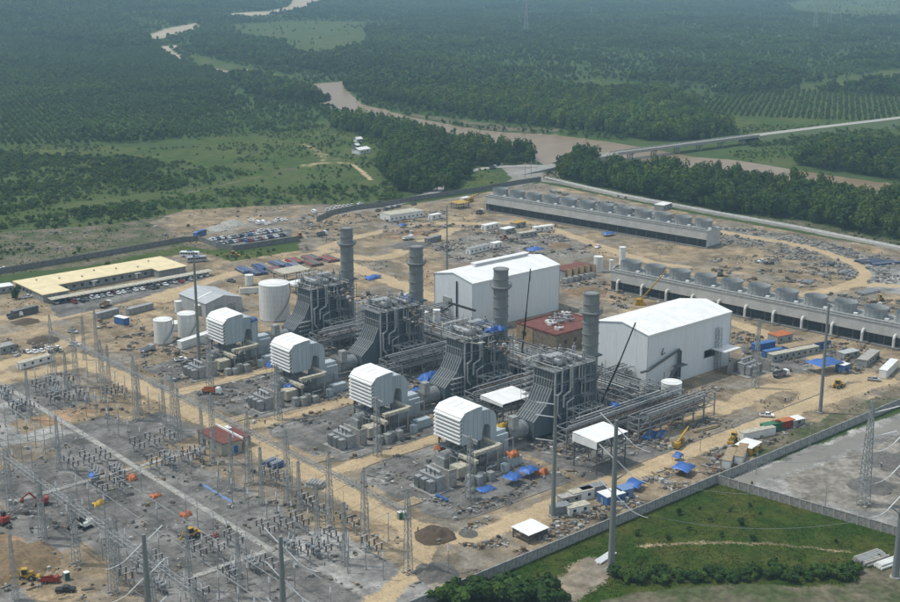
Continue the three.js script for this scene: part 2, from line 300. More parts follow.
const TONE = {   // two linear base colours and the size of their patches in metres, speckle
  0: [[.055, .085, .028], [.045, .07, .024], 90, .3], [SCRUB]: [[.046, .076, .02], [.072, .092, .03], 12, .6], [GRASS]: [[.045, .076, .017], [.078, .094, .03], 22, .55], [DIRT]: [[.285, .218, .138], [.185, .15, .104], 16, .3],
  [GRAVEL]: [[.175, .168, .155], [.12, .115, .106], 14, .35], [TRACK]: [[.41, .315, .195], [.36, .277, .172], 12, .08], [ROAD]: [[.23, .22, .195], [.18, .172, .155], 20, .12], [LAWN]: [[.026, .052, .007], [.058, .064, .014], 9, .7],
  [BROWN]: [[.15, .125, .092], [.062, .078, .034], 9, .7], [RUBBLE]: [[.24, .22, .19], [.15, .137, .115], 6, .7], [SAND]: [[.40, .34, .26], [.33, .27, .2], 30, .2], [REDDIRT]: [[.27, .17, .10], [.23, .165, .1], 8, .3],
  [FOREST]: [[.03, .05, .018], [.04, .06, .02], 20, .4], [SLAB]: [[.42, .41, .38], [.36, .35, .33], 6, .1], [PALE]: [[.30, .292, .27], [.185, .18, .168], 11, .3], [ORCHARD]: [[.055, .088, .026], [.042, .07, .021], 25, .5], [FARM]: [[.036, .064, .017], [.052, .084, .024], 45, .6],
};
const GREYSTONE = [.17, .155, .13];
function groundTexture(R, warp) {
  const n = R.n, d = new Uint8Array(n * n * 4), s = R.size / n, srgb = new Uint8Array(4096);
  for (let i = 0; i < 4096; i++) { const c = i / 4095; srgb[i] = 255 * (c < .0031308 ? c * 12.92 : 1.055 * c ** (1 / 2.4) - .055); }
  for (let j = 0; j < n; j++) for (let i = 0; i < n; i++) {
    const x = R.x0 + (i + .5) * s, z = R.z0 + (j + .5) * s, h = NT[(i * 73 + j * 9277) & 65535], h2 = NT[(i * 191 + j * 3571 + 77) & 65535];
    const wx = x + (noise(x * .22, z * .22) - .5) * 2.6 * warp + (h - .5) * 1.4 * warp, wz = z + (noise(x * .22 + 90, z * .22 + 33) - .5) * 2.6 * warp + (h2 - .5) * 1.4 * warp;
    const id = R.at(wx, wz), [a, b, size, sp] = TONE[id];
    let t = fbm(x / size + id * 13, z / size); t = Math.min(1, Math.max(0, (t - .5) * 2.4 + .5));
    let k = 1 + sp * ((h - .5) * .5 + (noise(x * .9, z * .9) - .5) * .9);
    let gr = 0;
    if (id === DIRT || id === TRACK || id === GRAVEL || id === PALE || id === REDDIRT) {       // wheel ruts, spread stone, damp and trodden patches
      const ruts = noise(x * .9 + 5, z * .05 + 9) * .5 + noise(x * .06 + 50, z * 1.1 + 19) * .5, m1 = fbm(x * .055 + 40, z * .055 + 12), m2 = fbm(x * .2 + 7, z * .2 + 71);
      k *= .78 + .44 * ruts; k *= .72 + .56 * Math.min(1, Math.max(0, (m2 - .3) * 2.4));
      if (id === DIRT || id === REDDIRT) gr = Math.min(.85, Math.max(0, (m1 - .5) * 5)) * (.4 + .9 * m2);
      if (id === TRACK) k = 1 + (ruts - .5) * .3 + (h - .5) * .06 + (m2 - .5) * .2;
      if (h2 > .93) k *= .62; else if (h2 < .05) k *= 1.3;
    }
    const e = (j * n + i) * 4;
    for (let c = 0; c < 3; c++) d[e + c] = srgb[Math.min(4095, Math.max(0, ((a[c] + (b[c] - a[c]) * t) * (1 - gr) + GREYSTONE[c] * gr) * k * 4095)) | 0];
    d[e + 3] = 255;
  }
  const t = new THREE.DataTexture(d, n, n); t.magFilter = THREE.LinearFilter; t.minFilter = THREE.LinearFilter; t.colorSpace = THREE.SRGBColorSpace; t.wrapS = t.wrapT = THREE.RepeatWrapping; t.needsUpdate = true; return t;
}
function hill(x, z) {                        // the wooded spur upstream on the left
  const g = (cx, cz, r, h) => { const q = ((x - cx) ** 2 + (z - cz) ** 2) / (r * r); return q > 6 ? 0 : h * Math.exp(-q); };
  return g(900, -3000, 620, 62) + g(1500, -4300, 900, 90) + g(300, -2500, 500, 30);
}
function sheet(name, R, segs, span, y, label, mtl) {
  const g = new THREE.PlaneGeometry(span, span, segs, segs); g.rotateX(-Math.PI / 2);
  const cx = R.x0 + R.size / 2, cz = R.z0 + R.size / 2; g.translate(cx, 0, cz);
  const p = g.attributes.position, uv = g.attributes.uv;
  for (let i = 0; i < p.count; i++) { const x = p.getX(i), z = p.getZ(i); if (segs > 1) p.setY(i, hill(x, z)); uv.setXY(i, (x - R.x0) / R.size, (z - R.z0) / R.size); }
  g.computeVertexNormals();
  const o = mesh(name, g, mtl); o.position.y = y; tag(o, label, 'ground', null, 'structure');
}
sheet('terrain', LAND, 320, 40960, 0, 'green valley floor of scrub, woods and fields', new THREE.MeshPhysicalMaterial({ specularIntensity: .1, roughness: 1, map: groundTexture(LAND, 2.4) }));
sheet('site_ground', SITE, 1, SITE.size, 0.06, 'tan dirt and grey gravel ground of the building site', new THREE.MeshPhysicalMaterial({ specularIntensity: .15, roughness: .97, map: groundTexture(SITE, 1) }));
const water = new THREE.MeshPhysicalMaterial({ specularIntensity: .35, color: new THREE.Color().setRGB(.23, .158, .09), roughness: .34, map: wearTexture(.82, 1, 2, 6, 160) });
tag(mesh('river', [flatPoly(riverLine, .16)], water), 'muddy brown river winding past the woods under the bridge', 'river', null, 'structure');
tag(mesh('river', [flatPoly(creekA, .16)], water), 'pale muddy bend of the side channel far left', 'river', null, 'structure');
tag(mesh('river', [flatPoly(creekC, .16)], water), 'short pale reach of the side channel below its bend', 'river', null, 'structure');
tag(mesh('river', [flatPoly(creekD, .16)], water), 'small pale pool of the side channel beside dark trees', 'river', null, 'structure');
tag(mesh('river', [flatPoly(creekB, .16)], water), 'distant bright bend of the river at the top edge', 'river', null, 'structure');
// kerbs round the unit pads and along the main site road
pads.slice(1).forEach((p, i) => {
  const o = padOutline(...p), g = [];
  for (let k = 0; k + 1 < o.length; k++) { const a = o[k], b = o[k + 1], l = Math.hypot(b[0] - a[0], b[1] - a[1]); if (l > .2 && !(a[0] === p[1] && b[0] === p[1])) g.push(box(l + .04, .17, .3, (a[0] + b[0]) / 2, .06, (a[1] + b[1]) / 2, -Math.atan2(b[1] - a[1], b[0] - a[0]))); }
  tag(mesh('kerb', g, M.concreteDark), 'low concrete kerb round the gravel pad of the ' + ['second farthest', 'second nearest', 'nearest'][i] + ' unit', 'kerb', null, 'structure');
});
tag(mesh('kerb', [box(120, .17, .3, -8 + 60, .06, 88.3)], M.concreteDark), 'long straight concrete kerb along the dirt road beside the pipe racks', 'kerb', null, 'structure');
// ---------------------------------------------------------------- vegetation
function crownGeometry(leaves, sx, sy, leaf, lumps) {
  const pos = [], nor = [], col = [], C = [];
  for (let i = 0; i < lumps; i++) { const a = rr(0, 6.283), r = Math.sqrt(rnd()) * .62; C.push([Math.cos(a) * r, rr(.3, .8), Math.sin(a) * r, rr(.26, .44)]); }
  C.push([0, .62, 0, .42]);
  const e = V(0, 0, 0), f = V(0, 0, 0), n = V(0, 0, 0);
  for (let i = 0; i < leaves; i++) {
    const [cx, cy, cz, cr] = C[i % C.length], th = rr(0, 6.283), ct = rr(-.75, 1), st = Math.sqrt(1 - ct * ct), q = cr * rr(.72, 1.08);
    n.set(st * Math.cos(th), ct, st * Math.sin(th));
    const x = (cx + n.x * q) * sx, y = Math.max(.06, cy + n.y * q * .8) * sy, z = (cz + n.z * q) * sx;
    n.x += rr(-.6, .6); n.y += rr(-.3, .7); n.z += rr(-.6, .6); n.normalize();
    e.set(rr(-1, 1), rr(-1, 1), rr(-1, 1)).cross(n).normalize(); f.crossVectors(n, e);
    const s = leaf * rr(.6, 1.3), g = rr(.72, 1.2), b = rr(.85, 1.15);
    const w = [[1, 0], [-.35, .85], [-.6, -.8]], u = [[1, 0], [-.6, -.8], [.5, -.95]];
    for (const tri of i % 3 ? [w] : [w, u]) for (const [a, c] of tri) { pos.push(x + (e.x * a + f.x * c) * s, y + (e.y * a + f.y * c) * s, z + (e.z * a + f.z * c) * s); nor.push(n.x, n.y, n.z); col.push(g * b, g, g * .9); }
  }
  const g = new THREE.BufferGeometry();
  g.setAttribute('position', new THREE.Float32BufferAttribute(pos, 3)); g.setAttribute('normal', new THREE.Float32BufferAttribute(nor, 3)); g.setAttribute('color', new THREE.Float32BufferAttribute(col, 3));
  return g;
}
const leafMat = (r, g, b) => new THREE.MeshPhysicalMaterial({ specularIntensity: .12, color: new THREE.Color().setRGB(r, g, b), roughness: .9, vertexColors: true, side: THREE.DoubleSide });
const LEAF = [leafMat(.036, .070, .017), leafMat(.048, .084, .019), leafMat(.029, .058, .017), leafMat(.064, .100, .021)];
const trunkGeometry = (h, r) => finish([cyl(r, r * .55, h * .62, 0, -.1, 0, 7), rod([0, h * .35, 0], [h * .16, h * .68, h * .08], r * .45, 5, r * .2), rod([0, h * .3, 0], [-h * .15, h * .62, -h * .06], r * .42, 5, r * .2), rod([0, h * .42, 0], [h * .02, h * .75, -h * .16], r * .4, 5, r * .18)]);
// unit trees are 10 m tall; unit bushes 2 m
const treeCrowns = [0, 1, 2, 3].map((k) => crownGeometry(620, [5.0, 4.2, 5.6, 4.6][k], [10, 11, 9.4, 10.4][k], .62, [7, 6, 9, 7][k]));
const trunk10 = trunkGeometry(10, .26);
const bushCrowns = [0, 1, 2].map((k) => crownGeometry(130, 1.5, 2, .34, 4));
const farCrowns = [0, 1, 2].map((k) => crownGeometry(150, [5.2, 4.6, 5.6][k], [9.5, 10.5, 9][k], 1.25, 5));
const inView = (x, z, m = 1.12) => { const dx = x + 301.07, dz = z - 347.57, f = dx * Math.sin(YAW) - dz * Math.cos(YAW), s = dx * Math.cos(YAW) + dz * Math.sin(YAW); return f > 300 && Math.abs(s) < (f * .3514 * 1.03 + 30) * m ? f : 0; };
const cand = [], stuff = { tree: [], far: [], bush: [] };
function scatter(cell, f0, f1, fn) {
  const x0 = -600, x1 = 5200, z0 = -5600, z1 = 300;
  for (let x = x0; x < x1; x += cell) {
    // only the strip of z that can be in view for this x
    for (let z = z0; z < z1; z += cell) {
      const f = inView(x, z); if (!f || f < f0 || f >= f1) continue;
      const px = x + rr(0, cell), pz = z + rr(0, cell);
      fn(px, pz, f);
    }
  }
}
const landAt = (x, z) => { const s = SITE.at(x, z); return s || LAND.at(x, z); };
const clearOf = (x, z, id, r) => { for (const [a, b] of [[r, 0], [-r, 0], [0, r], [0, -r]]) if (landAt(x + a, z + b) !== id) return false; return true; };
scatter(6.2, 560, 1500, (x, z, f) => {
  const id = landAt(x, z);
  if (id === FOREST) { if (rnd() < .86) cand.push([x, z, .5 + 1.05 * rnd() ** 1.4 + .25 * noise(x * .03, z * .03), f]); }
  else if (id === FARM && rnd() < .55) stuff.far.push([x, z, rr(.3, .62)]);
});
scatter(2.9, 480, 1250, (x, z) => {
  const id = landAt(x, z), d = noise(x * .028 + 4, z * .028);
  const p = id === SCRUB ? .22 + Math.max(0, d - .3) * 1.6 : id === GRASS ? Math.max(.02, d - .36) * 1.0 : id === BROWN ? Math.max(0, d - .4) * 1.2 : id === FOREST ? .1 : 0;
  if (rnd() < p) stuff.bush.push([x, z, id === SCRUB ? .35 + 1.7 * rnd() ** 1.6 : .25 + .9 * rnd() ** 1.5]);
  if (id === SCRUB && d > .6 && rnd() < .05) stuff.tree.push([x, z, rr(.35, .6)]);
});
scatter(5.6, 900, 2400, (x, z) => {          // plantation rows on the left
  if (landAt(x, z) !== ORCHARD) return;
  const d = noise(x * .012 + 8, z * .012); if (rnd() > .95 - 1.1 * Math.max(0, d - .5)) return;
  const u = Math.round((x + z * .3) / 6.4) * 6.4 - z * .3;
  stuff.far.push([u + rr(-.7, .7), z, (.28 + .4 * rnd() ** 2) * (d > .64 ? 1.7 : 1)]);
});
scatter(8.4, 1500, 5200, (x, z, f) => {
  const id = landAt(x, z); if (f < 2400 && id === ORCHARD) return;
  const d = noise(x * .004 + 3, z * .006 + 8), e = noise(x * .02, z * .02);
  if (id === GRASS && e > .55 && rnd() < .12) stuff.far.push([x, z, rr(.2, .6)]);
  if (id === FOREST) { if (rnd() < .8) stuff.far.push([x, z, .55 + 1.1 * rnd() ** 1.5]); }
  else if (id === FARM || id === ORCHARD || id === 0 || id === SCRUB) { if (rnd() < .3 + .5 * d) stuff.far.push([x, z, e > .68 ? rr(.8, 1.3) : rr(.3, .7)]); }
});
for (let i = 0; i < 40; i++) {               // orchard rows by the bridge
  for (let j = 0; j < 60; j++) {
    const p = at(690, 118), x = p.x + i * 9 - 60 + j * 3.2, z = p.z + j * 5.2 - 150 + i * 1.5;
    if (landAt(x, z) === GRASS && rnd() < .93) stuff.far.push([x + rr(-.5, .5), z + rr(-.5, .5), rr(.36, .5)]);
  }
}
cand.sort((a, b) => a[3] - b[3]);
const treeProtos = treeCrowns.map((g, k) => proto('broadleaf_tree', 'tree', (o) => { mesh('trunk', trunk10, M.bark, o); mesh('crown', g, LEAF[k], o); }));
let named = 0;
for (const [x, z, s, f] of cand) {
  if (named < 285) {
    const left = f > 0 && x < 430 && z < -300, t = dup(treeProtos[noise(x * .02 + 9, z * .02) > .62 ? 3 : Math.floor(rnd() * 4)], x, z, rr(0, 6.28), left ? 'dark green broadleaf tree in the wood beside the river bend' : 'dark green broadleaf tree in the belt between site road and river', left ? 'trees of the wood by the river bend' : 'trees of the belt along the river', {}, hill(x, z));
    t.scale.set(s * rr(.95, 1.2), s, s * rr(.95, 1.2)); named++;
  } else stuff.tree.push([x, z, s]);
}
function instances(name, label, category, geoms, mats, list) {
  geoms.forEach((g, k) => {
    const mine = list.filter((_, i) => i % geoms.length === k); if (!mine.length) return;
    const o = new THREE.InstancedMesh(g, mats[k % mats.length], mine.length), c = new THREE.Color(); o.name = numbered(name); o.castShadow = o.receiveShadow = true;
    mine.forEach(([x, z, s], i) => {
      _q.setFromAxisAngle(V(0, 1, 0), rr(0, 6.28)); _m.compose(V(x, hill(x, z), z), _q, V(s * rr(.9, 1.25), s, s * rr(.9, 1.25))); o.setMatrixAt(i, _m);
      const t = .55 + 1.1 * fbm(x * .006, z * .006) * (.6 + .8 * noise(x * .03, z * .03)) + rr(-.16, .22); o.setColorAt(i, c.setRGB(t * rr(.9, 1.12), t, t * rr(.85, 1.05)));
    });
    scene.add(o); tag(o, label, category, null, 'stuff');
  });
}
instances('woodland', 'far-off dense woodland across the river', 'woodland', treeCrowns, LEAF, stuff.tree);
instances('distant_woodland', 'hazy distant trees covering the valley floor', 'woodland', farCrowns, [leafMat(.048, .088, .022), leafMat(.060, .100, .026), leafMat(.040, .076, .02)], stuff.far);
instances('scrub', 'low green scrub bushes on the rough ground beyond the wall', 'scrub', bushCrowns, [leafMat(.056, .092, .022), leafMat(.07, .108, .024), leafMat(.046, .08, .02)], stuff.bush);
console.log('trees', cand.length, stuff.tree.length, stuff.far.length, stuff.bush.length);
// grass tufts, shrubs and small trees of the lower right lawn
{
  const tuft = []; const lawn = new Float32Array(0);
  for (let i = 0; i < 30000; i++) { const p = at(rr(420, 930), rr(486, 625)); if (SITE.at(p.x, p.z) === LAWN && fbm(p.x * .15, p.z * .15) > rr(.3, .6)) tuft.push([p.x, p.z, rr(.05, .16)]); }
  instances('grass', 'rough green grass tufts on the fenced lawn', 'grass', [bushCrowns[0]], [leafMat(.032, .056, .009)], tuft);
  const hedge = []; const shrubProtos = bushCrowns.map((g, k) => proto('shrub', 'shrub', (o) => { mesh('stem', finish([rod([0, 0, 0], [.1, 1, 0], .07, 5, .03), rod([0, 0, 0], [-.25, .8, .2], .05, 5, .02)]), M.bark, o); mesh('foliage', crownGeometry(420, 1.5, 2, .22, 5), LEAF[[0, 2, 1][k]], o); }));
  const big = [[440, 603, 1.9], [462, 606, 2.2], [484, 598, 2.3], [505, 592, 2.4], [520, 603, 2.6], [542, 598, 2.4], [470, 592, 1.6], [500, 604, 2.5], [560, 604, 1.7], [452, 598, 2], [474, 600, 2.2], [494, 598, 2.2], [530, 595, 2], [512, 600, 2.6], [548, 606, 2.2]];
  big.forEach(([x, y, s]) => { const p = at(x, y), o = dup(pick(shrubProtos), p.x, p.z, rr(0, 6), 'big dark green bush in the thicket below the wall', 'bushes of the thicket below the wall'); o.scale.set(s * 1.5, s * 1.25, s * 1.5); });
  for (let i = 0; i < 56; i++) { const x = 618 + i * 4.3 + rr(-2, 2), y = 575 + (i % 3) * 4 - (i > 30 ? 3 : 0) + rr(-2, 2), p = at(x, y), s = rr(.8, 1.6), o = dup(pick(shrubProtos), p.x, p.z, rr(0, 6), 'dense green shrub in the hedge along the lower lawn', 'shrubs of the hedge along the lower lawn'); o.scale.set(s * 1.35, s, s * 1.35); }
  const lone = [[679, 515, 1.1], [700, 510, .6], [710, 522, .7], [730, 512, .6], [741, 526, 1], [760, 515, .5], [750, 507, .6], [637, 536, .9], [668, 540, .8], [689, 530, .6], [721, 537, .8], [753, 541, .9], [836, 543, .6], [752, 485, .5], [855, 583, .8], [880, 560, .7]];
  lone.forEach(([x, y, s]) => { const p = at(x, y), o = dup(pick(shrubProtos), p.x, p.z, rr(0, 6), 'lone small shrub standing on the green lawn', 'lone shrubs on the lawn'); o.scale.set(s, s * 1.2, s); });
  const p = at(640, 572), t = thing('small_tree', 'thin sparse small tree beside the tall steel pole on the lawn', 'tree', p.x, 0, p.z);
  mesh('trunk', [rod([0, 0, 0], [.2, 3.4, .1], .16, 6, .08), rod([.1, 1.6, 0], [1.6, 3.8, .4], .08, 5, .03), rod([.1, 1.9, 0], [-1.3, 3.9, -.5], .08, 5, .03)], M.bark, t);
  const c = mesh('crown', crownGeometry(300, 2.8, 2.6, .28, 6), LEAF[3], t); c.position.y = 2.2;
  const q = at(16, 299), tt = thing('broadleaf_tree', 'single dark tree at the left end of the yellow-roofed office', 'tree', q.x, 0, q.z); mesh('trunk', trunk10, M.bark, tt); mesh('crown', treeCrowns[1], LEAF[2], tt); tt.scale.setScalar(.62);
  for (const [x, y, s] of [[415, 193, 1.2], [437, 191, 1.3], [449, 188, 1.1], [402, 188, 1.2]]) { const e = at(x, y), o = dup(treeProtos[1], e.x, e.z, rr(0, 6), 'lighter green rounded tree at the front of the river bend wood', 'front trees of the river bend wood', { crown: LEAF[3] }); o.scale.set(s * 1.2, s, s * 1.2); }
}
// ---------------------------------------------------------------- the four generating trains
const UNIT = [-97, -49, 2, 49], RANK = ['farthest', 'second farthest', 'second nearest', 'nearest'];
const G = {};                                  // geometries shared by the four
G.house = finish([sideProfile([[.2, 9.2], [.2, 18.9], [1.6, 20.2], [6.2, 20.75], [8.8, 20.75], [8.8, 9.2]], 12.8)]);
G.houseRoof = finish([bar([-.3, 18.75, 0], [1.6, 20.34, 0], .18, 13.3), bar([1.55, 20.34, 0], [6.2, 20.88, 0], .18, 13.3), box(2.8, .18, 13.3, 7.55, 20.8, 0)]);
G.roofSeam = finish([bar([1.7, 20.46, 0], [6.2, 20.99, 0], .06, .12)]);
G.hood = finish([bar([-1.0, -.25, 0], [.22, .5, 0], .12, 13.2), box(.1, .36, 13.2, -.98, -.56, 0)]);
G.louvreBank = finish([box(.3, 9.3, 12.4, .12, 9.4, 0)]);
G.houseRib = finish([box(.12, 11, .14, 0, 9.4, 0)]);
G.duct = (() => {                              // rectangular inlet duct: level, then a quarter bend down
  const p = [[8.9, 18.9], [11.6, 18.9]]; for (let i = 1; i <= 8; i++) { const a = Math.PI / 2 * (1 - i / 8); p.push([11.6 + 4.6 * Math.cos(a), 14.3 + 4.6 * Math.sin(a)]); }
  p.push([16.2, 7], [13.4, 7], [13.4, 12]); for (let i = 1; i <= 5; i++) { const a = i / 5 * Math.PI / 2; p.push([11.6 + 1.8 * Math.cos(a), 12 + 1.8 * Math.sin(a)]); } p.push([10.6, 13.8], [9.8, 10.4], [8.9, 10]);
  return finish([sideProfile(p, 11.2)]);
})();
G.ductRib = finish([box(.16, 4.4, .16, 0, 14.2, 0)]);
G.ductTop = finish([box(2.7, .16, 8.6, 10.3, 18.94, -.9)]);
G.leg = finish([box(.45, 9.5, .45)]);
G.brace = finish([bar([0, .4, 0], [4.6, 9.2, 0], .22), bar([4.6, .4, 0], [0, 9.2, 0], .22)]);
G.platform = finish([box(8.8, .25, 12.6, 4.5, 6.2, 0), ...[-6.2, 6.2].flatMap((z) => [bar([.2, 7.5, z], [9.6, 7.5, z], .08), bar([.2, 7, z], [9.6, 7, z], .06)])]);
G.stackBody = (() => { const p = [[2.9, 0], [2.9, 22], [2.84, 40], [2.84, 48], [2.6, 48], [2.6, 30], [2.6, 10]]; return finish([new THREE.LatheGeometry(p.map(([x, y]) => new THREE.Vector2(x, y)), 32)]); })();
G.stackRing = finish([cyl(3.12, 3.12, .28, 0, 0, 0, 32)]);
G.stackWalk = finish([cyl(4.3, 4.3, .22, 0, 0, 0, 28), cyl(3.3, 4.3, 1.0, 0, -1.0, 0, 28, true), ...Array.from({ length: 20 }, (_, i) => { const a = i / 20 * 6.283; return bar([Math.cos(a) * 4.2, .2, Math.sin(a) * 4.2], [Math.cos(a) * 4.2, 1.3, Math.sin(a) * 4.2], .07); }), ...[.75, 1.3].map((y) => { const t = new THREE.TorusGeometry(4.2, .05, 4, 28); t.rotateX(Math.PI / 2); t.translate(0, y, 0); return t; })]);
G.ladder = finish([bar([3.25, 24, -.35], [3.25, 41, -.35], .09), bar([3.25, 24, .35], [3.25, 41, .35], .09), ...Array.from({ length: 40 }, (_, i) => bar([3.25, 24.3 + i * .42, -.35], [3.25, 24.3 + i * .42, .35], .05))]);
G.casing = finish([box(18, 21.6, 10, 10, 3, 0)]);
G.inlet = finish([sideProfile([[1.05, 24.4], [.55, 18.2], [-2.4, 12.8], [-8.2, 8], [-8.2, 2.4], [1.05, 2.4]], 9.2)]);
G.column = finish([box(.42, 22.2, .42, 0, 2.6, 0)]);
G.tie = finish([box(18.2, .34, .34, 10, 0, 0)]);
G.slope = finish([bar([1.0, 24.5, 0], [.4, 18.2, 0], .34, .36), bar([.4, 18.2, 0], [-2.55, 12.8, 0], .34, .36), bar([-2.55, 12.8, 0], [-8.3, 8.05, 0], .34, .36)]);
G.slopeTie = finish([box(.3, .3, 9.6)]);
G.roofDeck = finish([box(21, .3, 12.4, 10, 24.7, 0)]);
G.rail = finish([...[-6.1, 6.1].flatMap((z) => [bar([-.4, 26.1, z], [20.4, 26.1, z], .08), bar([-.4, 25.6, z], [20.4, 25.6, z], .06), ...Array.from({ length: 11 }, (_, i) => bar([-.4 + i * 2.08, 24.9, z], [-.4 + i * 2.08, 26.1, z], .08))]), ...[-.4, 20.4].flatMap((x) => [bar([x, 26.1, -6.1], [x, 26.1, 6.1], .08), bar([x, 25.6, -6.1], [x, 25.6, 6.1], .06)])]);
G.walk = finish([box(20, .2, 1.3, 10, 0, 5.95), bar([0, 1.2, 6.55], [20, 1.2, 6.55], .07), ...Array.from({ length: 9 }, (_, i) => bar([i * 2.5, 0, 6.55], [i * 2.5, 1.2, 6.55], .06))]);
G.footing = finish([...[2, 8, 14, 18].flatMap((x) => [-4.3, 4.3].map((z) => box(1.1, 3, 1.1, x, 0, z))), box(10, .5, 9, -4, 0, 0)]);
G.drum = (r, l) => finish([pipeZ(r, l, 0, 0, 0, 16), ...[-1, 1].map((s) => { const b = new THREE.SphereGeometry(r, 12, 8); b.scale(1, 1, .5); b.translate(0, 0, s * l / 2); return b; }), box(.5, r + .4, .8, 0, -r - .4, -l / 3), box(.5, r + .4, .8, 0, -r - .4, l / 3)]);
G.drum1 = G.drum(1.15, 8.6); G.drum2 = G.drum(.85, 7.4);
G.silencer = finish([cyl(.75, .75, 2.6, 0, 0, 0, 12), cyl(.3, .3, 1.2, 0, 2.6, 0, 8), cyl(.25, .25, 1, 0, -1, 0, 8)]);
G.sideFrame = finish([...[6.4, 12.6, 18.8].flatMap((x) => [6.2, 12].map((z) => bar([x, 0, z], [x, 10.2, z], .36))), ...[3.4, 6.8, 10.2].flatMap((y) => [...[6.2, 12].map((z) => bar([6.4, y, z], [18.8, y, z], .32)), ...[6.4, 9.5, 12.6, 15.7, 18.8].map((x) => bar([x, y, 6.2], [x, y, 12], .28))]), bar([6.4, 10.2, 6.2], [12.6, 10.2, 12], .18), bar([12.6, 10.2, 12], [18.8, 10.2, 6.2], .18), bar([12.6, 6.8, 12], [18.8, 10.2, 12], .2), bar([6.4, 3.4, 12], [12.6, 6.8, 12], .2)]);
G.access = finish([...[13, 19].flatMap((x) => [bar([x, 0, 8.2], [x, 24.6, 8.2], .22), ...[8.2, 13.4, 18.6].map((y) => bar([x, y, 5.3], [x, y, 8.2], .18))]), ...[8.2, 13.4, 18.6].flatMap((y) => [box(6, .12, 2.2, 16, y, 7), bar([13, y + 1.1, 8.2], [19, y + 1.1, 8.2], .08)]), bar([13, 13.4, 8.2], [19, 18.6, 8.2], .12), bar([20.5, .2, 6], [20.5, 8.2, 9.5], .3, 1), bar([20.5, 8.2, 9.5], [20.5, 16.4, 6], .3, 1), bar([20.5, 16.4, 6], [20.5, 24.6, 9.5], .3, 1), ...[[19.8, 5.8], [21.6, 5.8], [19.8, 9.8], [21.6, 9.8]].map(([x, z]) => bar([x, 0, z], [x, 25.6, z], .16))]);
const scaffold = (x0, x1, z0, z1, y0, y1, st) => { const o = []; for (let x = x0; x <= x1; x += st) for (const z of [z0, z1]) o.push(bar([x, y0, z], [x, y1, z], .12)); for (let y = y0 + 1.9; y <= y1; y += 1.9) { for (const z of [z0, z1]) o.push(bar([x0, y, z], [x1, y, z], .1)); for (let x = x0; x <= x1; x += st) o.push(bar([x, y, z0], [x, y, z1], .1)); o.push(box(x1 - x0, .08, (z1 - z0) * .6, (x0 + x1) / 2, y, (z0 + z1) / 2)); } return o; };
G.scaffoldA = finish([...scaffold(-1, 8, -9.4, -7, 0, 28, 2.4), ...scaffold(2, 9, -3, 3, 25, 30, 2.4)]); G.scaffoldB = finish([...scaffold(3, 14, -9.4, -7, 0, 30, 2.6), ...scaffold(10, 16, -5, 0, 25, 29.5, 2), ...scaffold(-6, 0, 5, 6.6, 0, 13, 2)]);
const pipeRuns = [
  [[3.6, 25.4, 0], [3.6, 25.4, 6.1], [3.6, 17.2, 6.1], [1.6, 16.2, 6.1], [1.6, 9.5, 6.1], [3.2, 7.4, 6.1]],
  [[7.6, 25.6, -2], [7.6, 25.6, 6.3], [7.6, 16.6, 6.3], [4.4, 15.4, 6.3], [4.4, 11.2, 6.3]], [[8.5, 25.6, -1], [8.5, 25.6, 6.3], [8.5, 17.5, 6.3]],
  [[9.6, 13.6, 6.2], [6.2, 12.6, 6.2], [6.2, 9.8, 6.2], [9.6, 9.8, 6.2], [9.6, 3, 6.2]], [[12.4, 24.6, 5.9], [12.4, 19.6, 5.9], [15.6, 19.6, 5.9], [15.6, 8, 5.9]], [[14, 24, 5.7], [14, 14, 5.7], [17.4, 13.4, 5.7], [17.4, 4, 5.7]], [[.4, 25, 5.9], [.4, 5, 5.9]],
].map((p, i) => finish(run(p, [.38, .36, .28, .32, .28, .26, .34][i], 8)));
const topPipes = Array.from({ length: 9 }, (_, i) => { const x = 1 + i * 2.1, y = 25.6 + rr(0, 1.8), z0 = rr(-5.5, -1), z1 = rr(1, 5.5); return finish(run([[x, 24.9, z0], [x, y, z0], [x + rr(-.8, .8), y, z1], [x, 24.9, z1]], rr(.14, .26), 6)); });
const topFrame = finish([...[3, 9, 15].flatMap((x) => [-4.6, 0, 4.6].map((z) => bar([x, 24.9, z], [x, 28.2, z], .2))), ...[-4.6, 0, 4.6].map((z) => bar([3, 28.2, z], [15, 28.2, z], .2)), ...[3, 6, 9, 12, 15].map((x) => bar([x, 28.2, -4.6], [x, 28.2, 4.6], .18)), ...[-4.6, 4.6].map((z) => bar([3, 26.6, z], [15, 26.6, z], .12))]);
const rackColumn = finish([bar([0, 0, -2.4], [0, 9, -2.4], .36), bar([0, 0, 2.4], [0, 9, 2.4], .36), ...[4.4, 6.6, 9].map((y) => bar([0, y, -2.4], [0, y, 2.4], .3)), bar([0, 4.4, -2.4], [0, 6.6, 2.4], .16)]);
